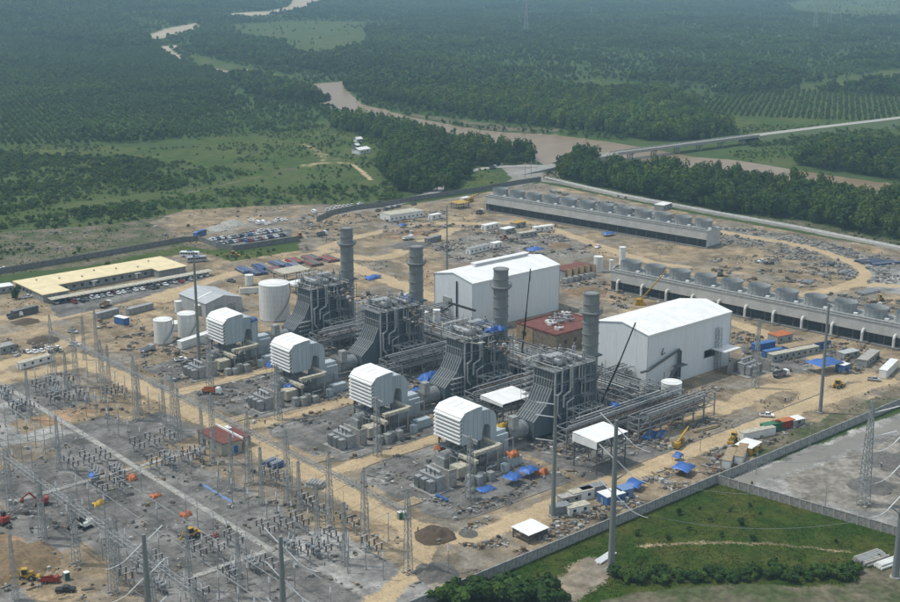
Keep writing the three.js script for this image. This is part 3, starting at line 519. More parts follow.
function pipeRack(label, x, z, L, ry, n, group) {      // along local x
  const t = thing('pipe_rack', label, 'pipe rack', x, 0, z, ry, group), s = L / n;
  for (let i = 0; i <= n; i++) shared(rackColumn, 'rack_frame', M.steel, t, i * s);
  for (const y of [4.4, 6.6, 9]) for (const zz of [-2.4, 2.4]) mesh('girder', [bar([0, y + .02, zz * 1.004], [L, y + .02, zz * 1.004], .26)], M.steel, t);
  for (let i = 0; i < n; i += 2) mesh('brace', [bar([i * s, 4.4, 2.45], [(i + 1) * s, 9, 2.45], .16), bar([i * s, 9, -2.45], [(i + 1) * s, 4.4, -2.45], .16)], M.steel, t);
  const cols = [M.pipePale, M.lagging, M.steelDark, M.lagging, M.steel, M.pipeRust];
  for (const [y, k] of [[4.4, 5], [6.6, 6], [9, 3]]) for (let i = 0; i < k; i++) { const r = rr(.16, .36), zz = -1.9 + i * 3.8 / (k - 1 || 1); mesh('pipe', [pipeX(r, L * rr(.7, 1), L / 2, y + .2 + r, zz, 8)], pick(cols), t); }
  return t;
}
const radiator = finish([box(2.1, 3.4, 2.0, 0, .7, 0), ...Array.from({ length: 9 }, (_, i) => box(2.4, 3.0, .07, 0, .9, -.95 + i * .24)), box(1.9, .5, 1.7, 0, .2, 0)]);
const bushing = finish([cyl(.16, .1, 1.9, 0, 0, 0, 8), ...Array.from({ length: 7 }, (_, i) => cyl(.26, .22, .08, 0, .3 + i * .22, 0, 8))]);
function transformer(label, x, z, ry, n = 3, group) {
  const t = thing('power_transformer', label, 'transformer', x, 0, z, ry, group);
  mesh('plinth', [box(9, .3, n * 3 + 3, 1.4, .04, 0)], M.concrete, t);
  mesh('tank', [box(3.4, 4.2, n * 3 - .6, 1.9, .5, 0), box(3.7, .25, n * 3 - .3, 1.9, 4.7, 0), box(.9, 1.2, .6, 3.9, 1, 1)], M.galv, t);
  for (let i = 0; i < n; i++) shared(radiator, 'radiator', M.galv, t, -1.3, .1, (i - (n - 1) / 2) * 2.9);
  mesh('conservator', [pipeZ(.55, n * 2.2, 2.6, 6, 0, 12), box(.2, 1.1, .2, 2.6, 4.9, -1.5), box(.2, 1.1, .2, 2.6, 4.9, 1.5)], M.galv, t);
  for (let i = -1; i <= 1; i++) shared(bushing, 'bushing', M.insulator, t, 1.2, 4.95, i * 2.1);
  return t;
}
UNIT.forEach((v, k) => {
  const r = RANK[k];
  // air intake
  const f = thing('air_intake_filter_house', `white louvred air intake filter house on legs, ${r} of the four`, 'filter house', -43, 0, v, 0, 'air intake filter houses');
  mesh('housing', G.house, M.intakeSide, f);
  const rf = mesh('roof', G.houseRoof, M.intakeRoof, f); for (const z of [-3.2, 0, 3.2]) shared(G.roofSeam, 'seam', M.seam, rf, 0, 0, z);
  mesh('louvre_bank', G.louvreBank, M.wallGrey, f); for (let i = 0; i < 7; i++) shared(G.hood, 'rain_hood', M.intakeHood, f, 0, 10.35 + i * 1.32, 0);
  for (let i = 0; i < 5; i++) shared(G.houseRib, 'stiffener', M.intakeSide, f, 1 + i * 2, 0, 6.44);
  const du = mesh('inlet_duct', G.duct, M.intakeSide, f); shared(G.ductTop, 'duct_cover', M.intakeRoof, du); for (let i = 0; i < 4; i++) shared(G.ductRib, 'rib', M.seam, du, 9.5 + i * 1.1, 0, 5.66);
  for (const x of [.8, 4.6, 8.4]) for (const z of [-5.8, 0, 5.8]) shared(G.leg, 'leg', M.steelDark, f, x, 0, z);
  for (const z of [-6, 6]) shared(G.brace, 'brace', M.steel, f, .8, 0, z);
  mesh('platform', G.platform, M.steel, f);
  // gas turbine and generator
  const t = thing('gas_turbine', `grey gas turbine and generator enclosure under the ${r} air intake`, 'turbine', -36, 0, v, 0, 'gas turbines');
  mesh('foundation', [box(40, .9, 9, 6, .04, 0)], M.concrete, t);
  mesh('generator', [box(10, 3.4, 4.4, -6, .94, 0), pipeX(1.9, 8.6, -6, 4.3, 0, 18)], M.galv, t);
  mesh('access_frame', [...[-10, -5, 0].flatMap((x) => [4, 7.6].map((z) => bar([x, 0, z], [x, 6.2, z], .2))), ...[3, 6.2].flatMap((y) => [4, 7.6].map((z) => bar([-10, y, z], [0, y, z], .18))), ...[-10, -7.5, -5, -2.5, 0].map((x) => bar([x, 6.2, 4], [x, 6.2, 7.6], .16)), bar([-10, 0, 7.6], [-5, 6.2, 7.6], .12)], M.galv, t);
  mesh('turbine_enclosure', [box(10, 6.0, 6.5, 12, .94, 0), box(6, 1.2, 4, 14, 6.9, 0)], M.intakeSide, t);
  mesh('exhaust_diffuser', [pipeX(3.1, 8.4, 22.8, 5.2, 0, 22), pipeX(3.3, .4, 19, 5.2, 0, 22), pipeX(3.3, .4, 25, 5.2, 0, 22)], M.steel, t);
  mesh('vent_box', [box(2.6, 4.6, 2.6, 20, 7.3, 2.4)], M.wallGrey, t);
  mesh('bus_duct', [box(1.6, 1.1, 10, 4, 8, 8.2), box(11, 1.1, 1.6, -2.2, 8.01, 13), box(1.6, 1.1, 4, -8.2, 6, 13.2), ...[[4, 12], [-7, 13]].map(([x, z]) => box(.4, 8, .4, x, .05, z))], M.cream, t);
  mesh('cream_cover', [box(5, 3.6, 4.4, -10.4, .95, 9.4), pipeZ(1, 7.5, -6.6, 5.5, 9, 12)], M.cream, t);
  mesh('cabinet', [box(6.5, 3, 2.8, 10, .06, 12.6), box(2.2, 2.6, 2, 4.4, .06, 15)], M.intakeSide, t);
  for (let i = 0; i < 6; i++) mesh('pipe', run([[-6 + i * 4, 1, 4], [-6 + i * 4, rr(4, 7), 4.2], [-4 + i * 4, rr(4, 7), 6.6], [-4 + i * 4, .1, 6.8]], .16, 6), pick([M.pipePale, M.steel]), t);
  const w = thing('fire_wall', `pale concrete fire wall behind the transformer of the ${r} unit`, 'wall', -54.5, 0, v + 9, 0, 'transformer fire walls');
  mesh('wall_panel', [box(.35, 6, 9)], M.concretePale, w); mesh('wall_panel', [box(3, 6, .35, 1.7, 0, 4.3)], M.concretePale, w);
  transformer(`grey step-up transformer with three radiators at the ${r} generating unit`, -60, v + 9.5, 0, 3, 'step-up transformers');
  const mc = thing('pump_skid', `cluster of grey cooling modules on the gravel pad of the ${r} unit`, 'machinery', -48, 0, v + 16, 0, 'cooling skids');
  for (let i = 0; i < 4; i++) mesh('module', [box(2.2, rr(2.4, 3.6), 2.2, i * 2.6, .05, (i % 2) * 1.4)], pick([M.wallGrey, M.galv]), mc);
  mesh('pipe', run([[-1, 1.2, -1.6], [9, 1.2, -1.6], [9, 3, -1.6], [13, 3, -1.6]], .22, 6), M.pipePale, mc);
  // boiler
  const h = thing('heat_recovery_boiler', `dark blue-grey heat recovery boiler with ribbed sloping inlet, ${r} of four`, 'boiler', 0, 0, v, 0, 'heat recovery boilers');
  mesh('footing', G.footing, M.concrete, h); mesh('casing', G.casing, M.boiler, h); mesh('inlet_duct', G.inlet, M.boiler, h);
  for (let i = 0; i < 9; i++) for (const z of [-5.2, 5.2]) shared(G.column, 'column', i % 4 ? M.boiler : M.boilerRib, h, 1.2 + i * 2.2, 0, z);
  for (const y of [8.2, 13.4, 18.6, 23.6]) for (const z of [-5.12, 5.12]) shared(G.tie, 'tie_beam', M.boilerRib, h, 0, y, z);
  for (let i = 0; i < 8; i++) shared(G.slope, 'stiffener', M.boilerRibPale, h, 0, 0, -4.4 + i * 1.257);
  for (const [x, y] of [[.45, 18.2], [-2.45, 12.85], [-5.4, 10.4], [.6, 21.2]]) shared(G.slopeTie, 'slope_tie', M.boilerRib, h, x, y - .1, 0);
  mesh('roof_deck', G.roofDeck, M.steel, h); mesh('railing', G.rail, M.pipePale, h); shared(G.walk, 'walkway', M.steel, h, 0, 20.2, 0);
  mesh('roof_frame', topFrame, M.steel, h);
  shared(G.drum1, 'steam_drum', M.lagging, h, 4.4, 27.2, 0); shared(G.drum2, 'steam_drum', M.lagging, h, 10.5, 26.8, 0); shared(G.drum2, 'steam_drum', M.lagging, h, 15.6, 26.5, .6);
  for (const [x, z] of [[2.2, -3.6], [7.4, 3.6], [13, -4.2], [17.6, 3.2], [18.2, -2.4]]) shared(G.silencer, 'silencer', M.galv, h, x, 26.2, z);
  pipeRuns.forEach((g, i) => mesh('riser_pipe', g, M.pipePale, h)); topPipes.forEach((g, i) => mesh('roof_pipe', g, [M.lagging, M.pipePale, M.steel][i % 3], h));
  mesh('pipe_frame', G.sideFrame, M.pipePale, h); mesh('access_tower', G.access, M.steel, h); mesh('roof_scaffold', k % 2 ? G.scaffoldA : G.scaffoldB, M.galv, h);
  // stack
  const s = thing('exhaust_stack', `tall grey cylindrical exhaust stack with ring platform, ${r} of four`, 'stack', 24, 0, v, 0, 'exhaust stacks');
  mesh('shell', G.stackBody, M.stack, s); for (const y of [25, 29, 33, 37, 44, 47.6]) shared(G.stackRing, 'flange', M.stack, s, 0, y, 0);
  shared(G.stackWalk, 'ring_platform', M.steel, s, 0, 41, 0); mesh('ladder', G.ladder, M.pipePale, s); mesh('breeching', [box(5, 13, 8, -3.2, 9, 0), box(6.4, .5, 6.4, 0, 24.7, 0)], M.boiler, s);
  pipeRack(`long steel pipe trestle on the near side of the ${r} boiler`, -6, v + 15.6, k === 3 ? 62 : 48, 0, k === 3 ? 10 : 8, 'boiler pipe trestles');
  if (k < 3) { // scaffold-like steel between trains
    const c = thing('steel_frame', `low open steel framework on the near side of the ${r} gas turbine`, 'frame', -13, 0, v + 13, 0, 'open steel frameworks');
    for (let i = 0; i < 4; i++) for (const z of [0, 7]) mesh('post', [box(.26, 6.6, .26, i * 4.4, 0, z)], M.steel, c);
    for (const y of [3.2, 6.6]) { for (const z of [0, 7]) mesh('beam', [bar([0, y, z], [13.2, y, z], .26)], M.galv, c); for (let i = 0; i < 8; i++) mesh('beam', [bar([i * 1.88, y + .05, 0], [i * 1.88, y + .05, 7], .18)], M.galv, c); }
    mesh('brace', [bar([0, 3.2, 7], [4.4, 6.6, 7], .14), bar([8.8, 6.6, 0], [13.2, 3.2, 0], .14), bar([0, 6.6, 0], [4.4, 6.6, 7], .14), bar([4.4, 6.6, 7], [8.8, 6.6, 0], .14)], M.galv, c);
  }
});
pipeRack('main pipe rack running across behind the four exhaust stacks', 40, 66, 176, Math.PI / 2, 26);
pipeRack('second pipe rack alongside the main rack nearer the turbine halls', 50, 62, 166, Math.PI / 2, 24);
pipeRack('short pipe rack joining the far turbine hall to the main rack', 46, -80, 22, 0, 4);
pipeRack('short pipe rack joining the near turbine hall to the main rack', 44, 34, 20, 0, 4);
pipeRack('pipe rack beside the round white tank at the end of the boilers', 20, 74, 42, 0, 7);
for (let i = 0; i < 9; i++) {                  // condensers, vessels and steel between stacks and halls
  const z = -108 + i * 20, t = thing('process_module', ['lagged vessel and pump module among the pipe racks', 'stepped steel pipe module among the pipe racks'][i % 2], 'machinery', 56, 0, z, 0, ['lagged modules in the pipe rack area', 'stepped modules in the pipe rack area'][i % 2]);
  mesh('base', [box(7, .4, 9, 0, .04, 0)], M.concreteDark, t);
  for (let j = 0; j < 3; j++) mesh('vessel', [cyl(rr(.7, 1.3), rr(.7, 1.2), rr(3, 7), rr(-2, 2), .44, -3 + j * 3, 12)], pick([M.lagging, M.pipePale, M.steel]), t);
  for (let j = 0; j < 4; j++) mesh('pipe', run([[-3, rr(1, 6), -4 + j * 2], [2, rr(2, 7), -4 + j * 2], [3, rr(1, 6), -2 + j * 2]], rr(.12, .26), 6), pick([M.lagging, M.pipePale, M.steelDark, M.pipeRust]), t);
  mesh('deck_frame', [...[-3.4, 3.4].flatMap((x) => [-4.4, 0, 4.4].map((q) => bar([x, 0, q], [x, 7.4, q], .26))), ...[3.6, 7.4].flatMap((y) => [...[-3.4, 3.4].map((x) => bar([x, y, -4.4], [x, y, 4.4], .24)), ...[-4.4, -2, 0, 2, 4.4].map((q) => bar([-3.4, y, q], [3.4, y, q], .2))])], M.steel, t);
}
// ---------------------------------------------------------------- turbine halls
function hall(label, x0, x1, z0, z1, eave, ridge, vent, holes) {
  const L = x1 - x0, W = z1 - z0, t = thing('turbine_hall', label, 'building', (x0 + x1) / 2, 0, (z0 + z1) / 2);
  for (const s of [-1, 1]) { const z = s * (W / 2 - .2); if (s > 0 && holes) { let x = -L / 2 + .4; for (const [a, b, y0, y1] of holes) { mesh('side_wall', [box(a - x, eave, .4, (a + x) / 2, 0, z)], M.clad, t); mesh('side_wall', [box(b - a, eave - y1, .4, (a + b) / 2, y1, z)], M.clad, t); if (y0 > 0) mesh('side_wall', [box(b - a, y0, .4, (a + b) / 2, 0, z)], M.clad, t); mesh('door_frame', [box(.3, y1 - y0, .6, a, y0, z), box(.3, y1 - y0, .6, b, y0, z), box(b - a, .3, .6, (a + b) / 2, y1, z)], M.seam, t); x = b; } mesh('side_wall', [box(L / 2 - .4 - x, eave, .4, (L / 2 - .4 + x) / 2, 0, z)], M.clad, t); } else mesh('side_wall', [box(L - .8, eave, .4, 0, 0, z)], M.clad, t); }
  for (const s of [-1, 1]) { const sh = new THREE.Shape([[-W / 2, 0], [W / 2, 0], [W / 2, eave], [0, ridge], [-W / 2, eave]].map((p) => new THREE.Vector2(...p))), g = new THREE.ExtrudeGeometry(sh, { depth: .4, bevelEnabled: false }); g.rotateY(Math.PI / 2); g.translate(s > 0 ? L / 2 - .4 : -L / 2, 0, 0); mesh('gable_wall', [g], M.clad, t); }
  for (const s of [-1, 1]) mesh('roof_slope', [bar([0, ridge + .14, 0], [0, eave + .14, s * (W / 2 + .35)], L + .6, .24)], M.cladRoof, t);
  for (const s of [-1, 1]) mesh('gutter', [box(L + .5, .4, .3, 0, eave - .38, s * (W / 2 + .16))], M.white, t);
  for (const sx of [-1, 1]) for (const sz of [-1, 1]) mesh('corner_trim', [box(.22, eave - .45, .22, sx * (L / 2 + .03), 0, sz * (W / 2 + .03))], M.seam, t);
  for (let i = 1; i < 9; i++) mesh('panel_joint', [box(.06, eave - .6, .05, -L / 2 + i * L / 9, .1, W / 2 + .012)], M.clad, t);
  for (let i = 1; i < 5; i++) mesh('panel_joint', [box(.05, eave - .6, .06, -L / 2 - .012, .1, -W / 2 + i * W / 5)], M.clad, t);
  if (vent) { const v = mesh('ridge_vent', [box(L * .62, 1.3, 2.6, L * .08, ridge + .1, -3.2), box(L * .63, .2, 3.2, L * .08, ridge + 1.4, -3.2)], M.cladRoof, t); mesh('louvre', [box(L * .6, .6, .1, L * .08, ridge + .45, -1.86)], M.seam, v); }
  return t;
}
const h1 = hall('white clad turbine hall farther from the camera, with a ridge ventilator', 67, 122, -88, -62, 22, 24.6, true);
mesh('downpipe', [box(.5, 21, .5, -27.85, .3, 2.6)], M.dark, h1); mesh('wall_vent', [box(.4, 2.6, 5.6, -27.75, 10, -4)], M.wallGrey, h1); mesh('door', [box(.3, 5, 5, -27.7, 0, 8)], M.wallGrey, h1); mesh('wall_duct', [box(.8, .8, 18, -33, 12, 12)], M.dark, h1);
const h2 = hall('white clad turbine hall nearer the camera, beside the cooling tower', 63, 114.5, 16.5, 43, 22.8, 25.4, false, [[-10.8, -5.2, 0, 5.4], [9.2, 16.8, 6.2, 9.4]]);
mesh('pipe', run([[-30, 9.2, 14], [-26, 9.2, 14.2], [-8.2, 14, 14.4], [-8.2, 1, 14.4]], .5, 8), M.steelDark, h2); mesh('pipe', run([[-7, 13.4, 14.4], [-7, 1, 14.4]], .4, 8), M.steelDark, h2);
mesh('wall_bracket', [bar([-17.5, 13.4, 13.3], [-17.5, 16.4, 14.2], .3), bar([-17.5, 13.4, 13.3], [-16.6, 14.4, 14.4], .3)], M.steelDark, h2);
mesh('stair_tower', lattice(18, 1.8, 1.8, 12, .09).map((g) => { g.translate(16.5, 0, 14.6); return g; }), M.galv, h2); mesh('canopy', [box(10, .4, 7, 18.5, 9.4, 17)], M.white, h2);
mesh('steel_stair', [bar([-20, 0, 16.5], [-12, 8, 16.5], .5, 1.4), ...[-20, -16, -12].map((x) => bar([x, 0, 17.2], [x, 8, 17.2], .2)), box(6, .2, 3, -9, 8, 16)], M.steelDark, h2);
transformer('grey transformer bank beside the near turbine hall', 112, 56, Math.PI / 2, 3, null);
{ const w = thing('fire_wall', 'low concrete wall round the transformer bank by the near hall', 'wall', 112, 0, 50.5); mesh('wall_panel', [box(16, 5, .4)], M.concrete, w); mesh('wall_panel', [box(.4, 5, 9, 8.1, 0, 4.6)], M.concrete, w); }
{ const p = at(755, 388), t = thing('lattice_mast', 'slender lattice mast beside the transformer bank of the near hall', 'mast', p.x, 0, p.z); mesh('lattice', lattice(28, 2, .7, 16, .1), M.galv, t); }
// ---------------------------------------------------------------- cooling towers
G.fan = (() => { const p = [[5.0, 0], [4.75, 1.6], [4.8, 3], [5.25, 4.6], [5.1, 4.6], [4.65, 3], [4.6, 1.5], [4.8, .1]]; return finish([new THREE.LatheGeometry(p.map(([x, y]) => new THREE.Vector2(x, y)), 28)]); })();
G.fanRib = finish([...Array.from({ length: 14 }, (_, i) => { const a = i / 14 * 6.283; return bar([Math.cos(a) * 4.98, .1, Math.sin(a) * 4.98], [Math.cos(a) * 5.22, 4.5, Math.sin(a) * 5.22], .12); })]);
G.blade = finish([box(9.2, .12, .8, 0, 0, 0), box(.8, .12, 9.2, 0, .01, 0), cyl(.7, .6, .5, 0, -.1, 0, 10)]);
G.towerRiser = finish(run([[0, 1.4, 0], [0, 5.2, 0], [.5, 6.2, 0], [1.4, 6.5, 0], [2.4, 6.0, 0]], .6, 10));
function coolingTower(label, x, z, ry, n, cell, risers) {      // local x along the row of fans, +z towards the plant
  const t = thing('cooling_tower', label, 'cooling tower', x, 0, z, ry), L = n * cell, W = 15;
  mesh('basin', [box(L + 1.2, .55, W + 1, L / 2, .02, 0)], M.concreteDark, t);
  mesh('fill_core', [box(L - .6, 4.4, W - 8, L / 2, .9, 0)], M.fill, t); mesh('drift_floor', [box(L - .7, .3, W - .8, L / 2, 5.2, 0)], M.fill, t);
  for (let i = 0; i < n; i++) for (const s of [-1, 1]) { const w = cell - .04; mesh('casing_panel', [box(w, 4.9, .3, (i + .5) * cell, 5.2, s * (W / 2 - .15))], M.tower, t); }
  for (const s of [0, 1]) mesh('end_wall', [box(.3, 9.1, W - .7, s ? L - .15 : .15, .92, 0)], M.tower, t);
  for (let i = 0; i <= n * 2; i++) for (const s of [-1, 1]) mesh('column', [box(.3, 4.3, .3, Math.min(L - .4, Math.max(.4, i * cell / 2)), .91, s * (W / 2 - 1.2))], M.concreteDark, t);
  mesh('fan_deck', [box(L + .4, .3, W + .5, L / 2, 10.1, 0)], M.towerDeck, t);
  for (const s of [-1, 1]) mesh('deck_rail', [bar([0, 11.3, s * 7.5], [L, 11.3, s * 7.5], .09), bar([0, 10.85, s * 7.5], [L, 10.85, s * 7.5], .06), ...Array.from({ length: n * 4 + 1 }, (_, i) => bar([i * cell / 4, 10.4, s * 7.5], [i * cell / 4, 11.3, s * 7.5], .08))], M.galv, t);
  for (let i = 0; i < n; i++) { const f = shared(G.fan, 'fan_stack', M.fanRing, t, (i + .5) * cell, 10.4, 0); mesh('rib_set', G.fanRib, M.galv, f); shared(G.blade, 'fan_blades', M.steelDark, f, 0, 1.4, 0, i * .7); mesh('motor_box', [box(1.8, 1.3, 1.4, (i + 1) * cell - .6, 10.4, 3.6)], M.white, t); }
  if (risers) for (let i = 0; i < n; i++) shared(G.towerRiser, 'riser_pipe', M.riser, t, (i + .4) * cell, 0, W / 2 + 2.2, Math.PI / 2);
  mesh('header_pipe', [pipeX(.5, L * .98, L / 2, 10.9, 5.9, 10)], M.towerDeck, t);
  return t;
}
const TA = -Math.atan2(1, .13);               // rows run a few degrees off the trains
coolingTower('long grey cooling tower nearer the camera with white riser pipes', 174.4, -71, TA, 13, 14.2, true);
coolingTower('long grey cooling tower farther off, beside the river road', 264, -262, TA, 12, 13.8, false);
{ const p = at(613, 289), t = thing('header_pipe', 'thick grey vertical header pipe at the end of the near cooling tower', 'pipe', p.x, 0, p.z); mesh('pipe', run([[0, 0, 0], [0, 10.5, 0], [1.2, 11.6, 0], [3, 11.8, 0]], .9, 12), M.towerDeck, t); mesh('flange', [cyl(1.2, 1.2, .3, 0, 5, 0, 12)], M.towerDeck, t); }
// ---------------------------------------------------------------- tanks
function tank(name, label, x, z, r, h, m = M.tank, stair = true) {
  const t = thing(name, label, 'tank', x, 0, z); mesh('foundation', [cyl(r + .4, r + .4, .4, 0, .02, 0, 40)], M.concrete, t);
  mesh('shell', [cyl(r, r, h - .35, 0, .4, 0, 48)], m, t); mesh('roof', [cyl(r + .1, r * .12, r * .13, 0, h + .05, 0, 48), cyl(r + .1, r + .1, .1, 0, h - .05, 0, 48)], M.white, t);
  for (let i = 1; i < Math.round(h / 2.4); i++) mesh('shell_seam', [cyl(r + .025, r + .025, .06, 0, i * 2.4, 0, 48, true)], M.seam, t);
  if (stair) { const g = []; let q = null; for (let i = 0; i <= 22; i++) { const a = 2.2 - i / 22 * 2.1, p = [Math.cos(a) * (r + .45), .6 + i / 22 * (h - .6), Math.sin(a) * (r + .45)]; if (q) g.push(bar(q, p, .12, .5), bar([q[0], q[1] + 1, q[2]], [p[0], p[1] + 1, p[2]], .07)); q = p; } mesh('stair', g, M.steel, t); }
  mesh('top_rail', [...Array.from({ length: 24 }, (_, i) => { const a = i / 24 * 6.283, b = (i + 1) / 24 * 6.283; return bar([Math.cos(a) * r, h + .9, Math.sin(a) * r], [Math.cos(b) * r, h + .9, Math.sin(b) * r], .06); })], M.galv, t);
}
tank('storage_tank', 'largest white cylindrical tank, left of the farthest boiler', 12, -138, 7, 17);
tank('storage_tank', 'white cylindrical tank left of its twin beside the grey warehouse', -45.5, -138, 4.1, 10.4);
tank('storage_tank', 'white cylindrical tank right of its twin beside the grey warehouse', -33.8, -138, 4.1, 11);
tank('storage_tank', 'tall white tank partly hidden behind the farthest boiler', 29, -134, 5.4, 15.5);
tank('storage_tank', 'white cylindrical tank at the corner of the near turbine hall', 57.8, 59.5, 3.8, 9.8);
tank('small_tank', 'small white upright tank by the corner of the grey warehouse', -17, -176, 1.7, 5.6, M.tank, false);
tank('small_tank', 'small cream upright tank in front of the grey warehouse', -12, -166, 1.7, 5, M.cream, false);
tank('small_tank', 'low white tank behind the twin white tanks', -32, -152, 3.2, 3.4, M.tank, false);
tank('small_tank', 'small pale green and white tank near the pipe laydown rows', 36, -198, 2.1, 5.4, M.tank, false);
{ const p = at(598, 272); tank('small_tank', 'upright grey-white silo at the left end of the near cooling tower', p.x, p.z, 2.4, 8.5, M.tank, false); const q = at(606, 272); tank('small_tank', 'thin white silo beside the grey-white silo', q.x + 4, q.z, 1.1, 6, M.white, false); const s = at(622, 265); tank('small_tank', 'blue and white upright vessel behind the near cooling tower end', s.x, s.z, 1.8, 10, M.white, false); }
{ const q = at(416, 296); for (let i = 0; i < 2; i++) tank('small_tank', ['white upright drum left of the pair by the second stack', 'white upright drum right of the pair by the second stack'][i], 40 + i * 6, -63 + i * 1, 1.6, 14, M.white, false); }
// ---------------------------------------------------------------- roofs on posts
function shed(label, x0, x1, z0, z1, h, roof = M.shedRoof, drop = 1.6) {
  const t = thing('open_shed', label, 'shed', (x0 + x1) / 2, 0, (z0 + z1) / 2), L = x1 - x0, W = z1 - z0;
  mesh('roof', [bar([0, h + .3, -W / 2 - .2], [0, h, W / 2 + .2], L + .5, .14)], roof, t); if (drop) mesh('fascia', [box(.12, drop, W + .2, -L / 2 - .3, h - drop - .05, 0)], roof, t);
  for (const x of [-L / 2 + .3, 0, L / 2 - .3]) for (const z of [-W / 2 + .3, W / 2 - .3]) mesh('post', [box(.34, h - .1, .34, x, 0, z)], M.steelDark, t);
  for (const y of [h * .4, h * .72]) { for (const z of [-1, 1]) mesh('beam', [bar([-L / 2 + .3, y, z * (W / 2 - .3)], [L / 2 - .3, y, z * (W / 2 - .3)], .24)], M.steelDark, t); for (const x of [-L / 2 + .3, L / 2 - .3]) mesh('beam', [bar([x, y + .02, -W / 2 + .3], [x, y + .02, W / 2 - .3], .24)], M.steelDark, t); }
  return t;
}
shed('white flat-roofed steel shed between the two nearest units', -10, 5, 28.5, 40, 11.6, M.shedRoof, 1.0);
shed('white flat-roofed steel shed at the end beside the dirt road', -11.5, 3, 75.3, 86, 11.6, M.shedRoof, 2.6);
{ const p = at(292, 281); shed('pale flat-roofed shed behind the largest tank', p.x - 8, p.x + 8, p.z - 5, p.z + 5, 6, M.cream, .8); const q = at(300, 292); shed('small white flat-roofed shed beside the largest tank', q.x - 5, q.x + 5, q.z - 4, q.z + 4, 5, M.shedRoof, .6); }
// ---------------------------------------------------------------- other buildings
function windowRow(t, n, x0, dx, y, z, w, h, face) { for (let i = 0; i < n; i++) { const g = face === 'z' ? box(w, h, .12, x0 + i * dx, y, z) : box(.12, h, w, z, y, x0 + i * dx); mesh('window', [g], M.glass, t); } }
{ // long L-shaped office with yellow roof
  const t = thing('site_office', 'long low office with flat pale yellow roof left of the warehouse', 'building', -58, 0, -270);
  mesh('wall', [box(81, 3.9, 20, 41, 0, 12)], M.wallGrey, t); mesh('wall', [box(13, 3.88, 14, 6.6, 0, 29)], M.wallGrey, t); mesh('wall', [box(16, 3.88, 7, 74, 0, 25.4)], M.wallGrey, t);
  mesh('roof', [box(83, .35, 22, 41, 3.95, 12)], M.yellowRoof, t); mesh('roof', [box(14, .34, 13.6, 6.6, 3.94, 29.9)], M.yellowRoof, t); mesh('roof', [box(17, .34, 7, 74, 3.94, 26.6)], M.yellowRoof, t);
  windowRow(t, 12, 18, 4.4, 1.3, 22.06, 1.5, 1.3, 'z'); windowRow(t, 8, 4, 4, 1.3, .48, 1.5, 1.2, 'x'); for (const x of [33, 57]) { mesh('door', [box(1.2, 2.4, .14, x, .1, 22.07)], M.white, t); mesh('porch_roof', [box(3.4, .2, 2, x, 3, 23)], M.white, t); }
  for (let i = 0; i < 7; i++) mesh('roof_vent', [box(.7, .7, .7, 9 + i * 10.4, 4.3, 8 + (i % 3) * 4)], M.wallGrey, t);
  const c = thing('carport', 'long narrow cream carport roof along the front of the yellow-roofed office', 'carport', -57, 0, -229);
  for (let i = 0; i < 10; i++) mesh('roof_panel', [bar([i * 8.9 + 4.4, 2.95, -2.2], [i * 8.9 + 4.4, 2.7, 2.2], 8.84, .12)], M.cream, c);
  for (let i = 0; i <= 20; i++) mesh('post', [box(.14, 2.7, .14, i * 4.4, 0, -1.6)], M.steel, c); mesh('back_wall', [box(89, 1.2, .15, 44.5, 0, -2.0)], M.wallGrey, c);
}
{ // grey warehouse with two roof slopes
  const t = thing('warehouse', 'grey metal warehouse with low gable roof behind the twin tanks', 'building', -2, 0, -172);
  for (const q of [-1, 1]) mesh('wall', [box(.3, 6.6, 24.4, q * 9.6, 0, 0)], M.greyRoof, t);
  for (const q of [-1, 1]) { const sh = new THREE.Shape([[-9.45, 0], [9.45, 0], [9.45, 6.6], [0, 9], [-9.45, 6.6]].map((p) => new THREE.Vector2(...p))), g = new THREE.ExtrudeGeometry(sh, { depth: .3, bevelEnabled: false }); g.translate(0, 0, q * 12.2 - .15); mesh('gable_wall', [g], M.greyRoof, t); }
  for (const q of [-1, 1]) for (let i = 0; i < 5; i++) mesh('roof_panel', [bar([0, 9.14, -10.1 + i * 5.05], [q * 10.1, 6.6, -10.1 + i * 5.05], .14, 5.0)], M.greyRoof, t);
  mesh('skylight', [bar([-1, 9.1, 3], [-9, 7.05, 3], .06, 1.2)], M.white, t); mesh('roller_door', [box(4.4, 4.6, .2, -3, 0, 12.4)], M.wallGrey, t); mesh('roller_door', [box(4.4, 4.6, .2, 4, 0, 12.4)], M.wallGrey, t);
  mesh('lean_to_frame', [...[-8, -3, 2, 7].map((x) => box(.25, 4.6, .25, x, 0, 17)), bar([-8, 4.6, 17], [7, 4.6, 17], .2)], M.steel, t); t.rotation.y = 0;
}
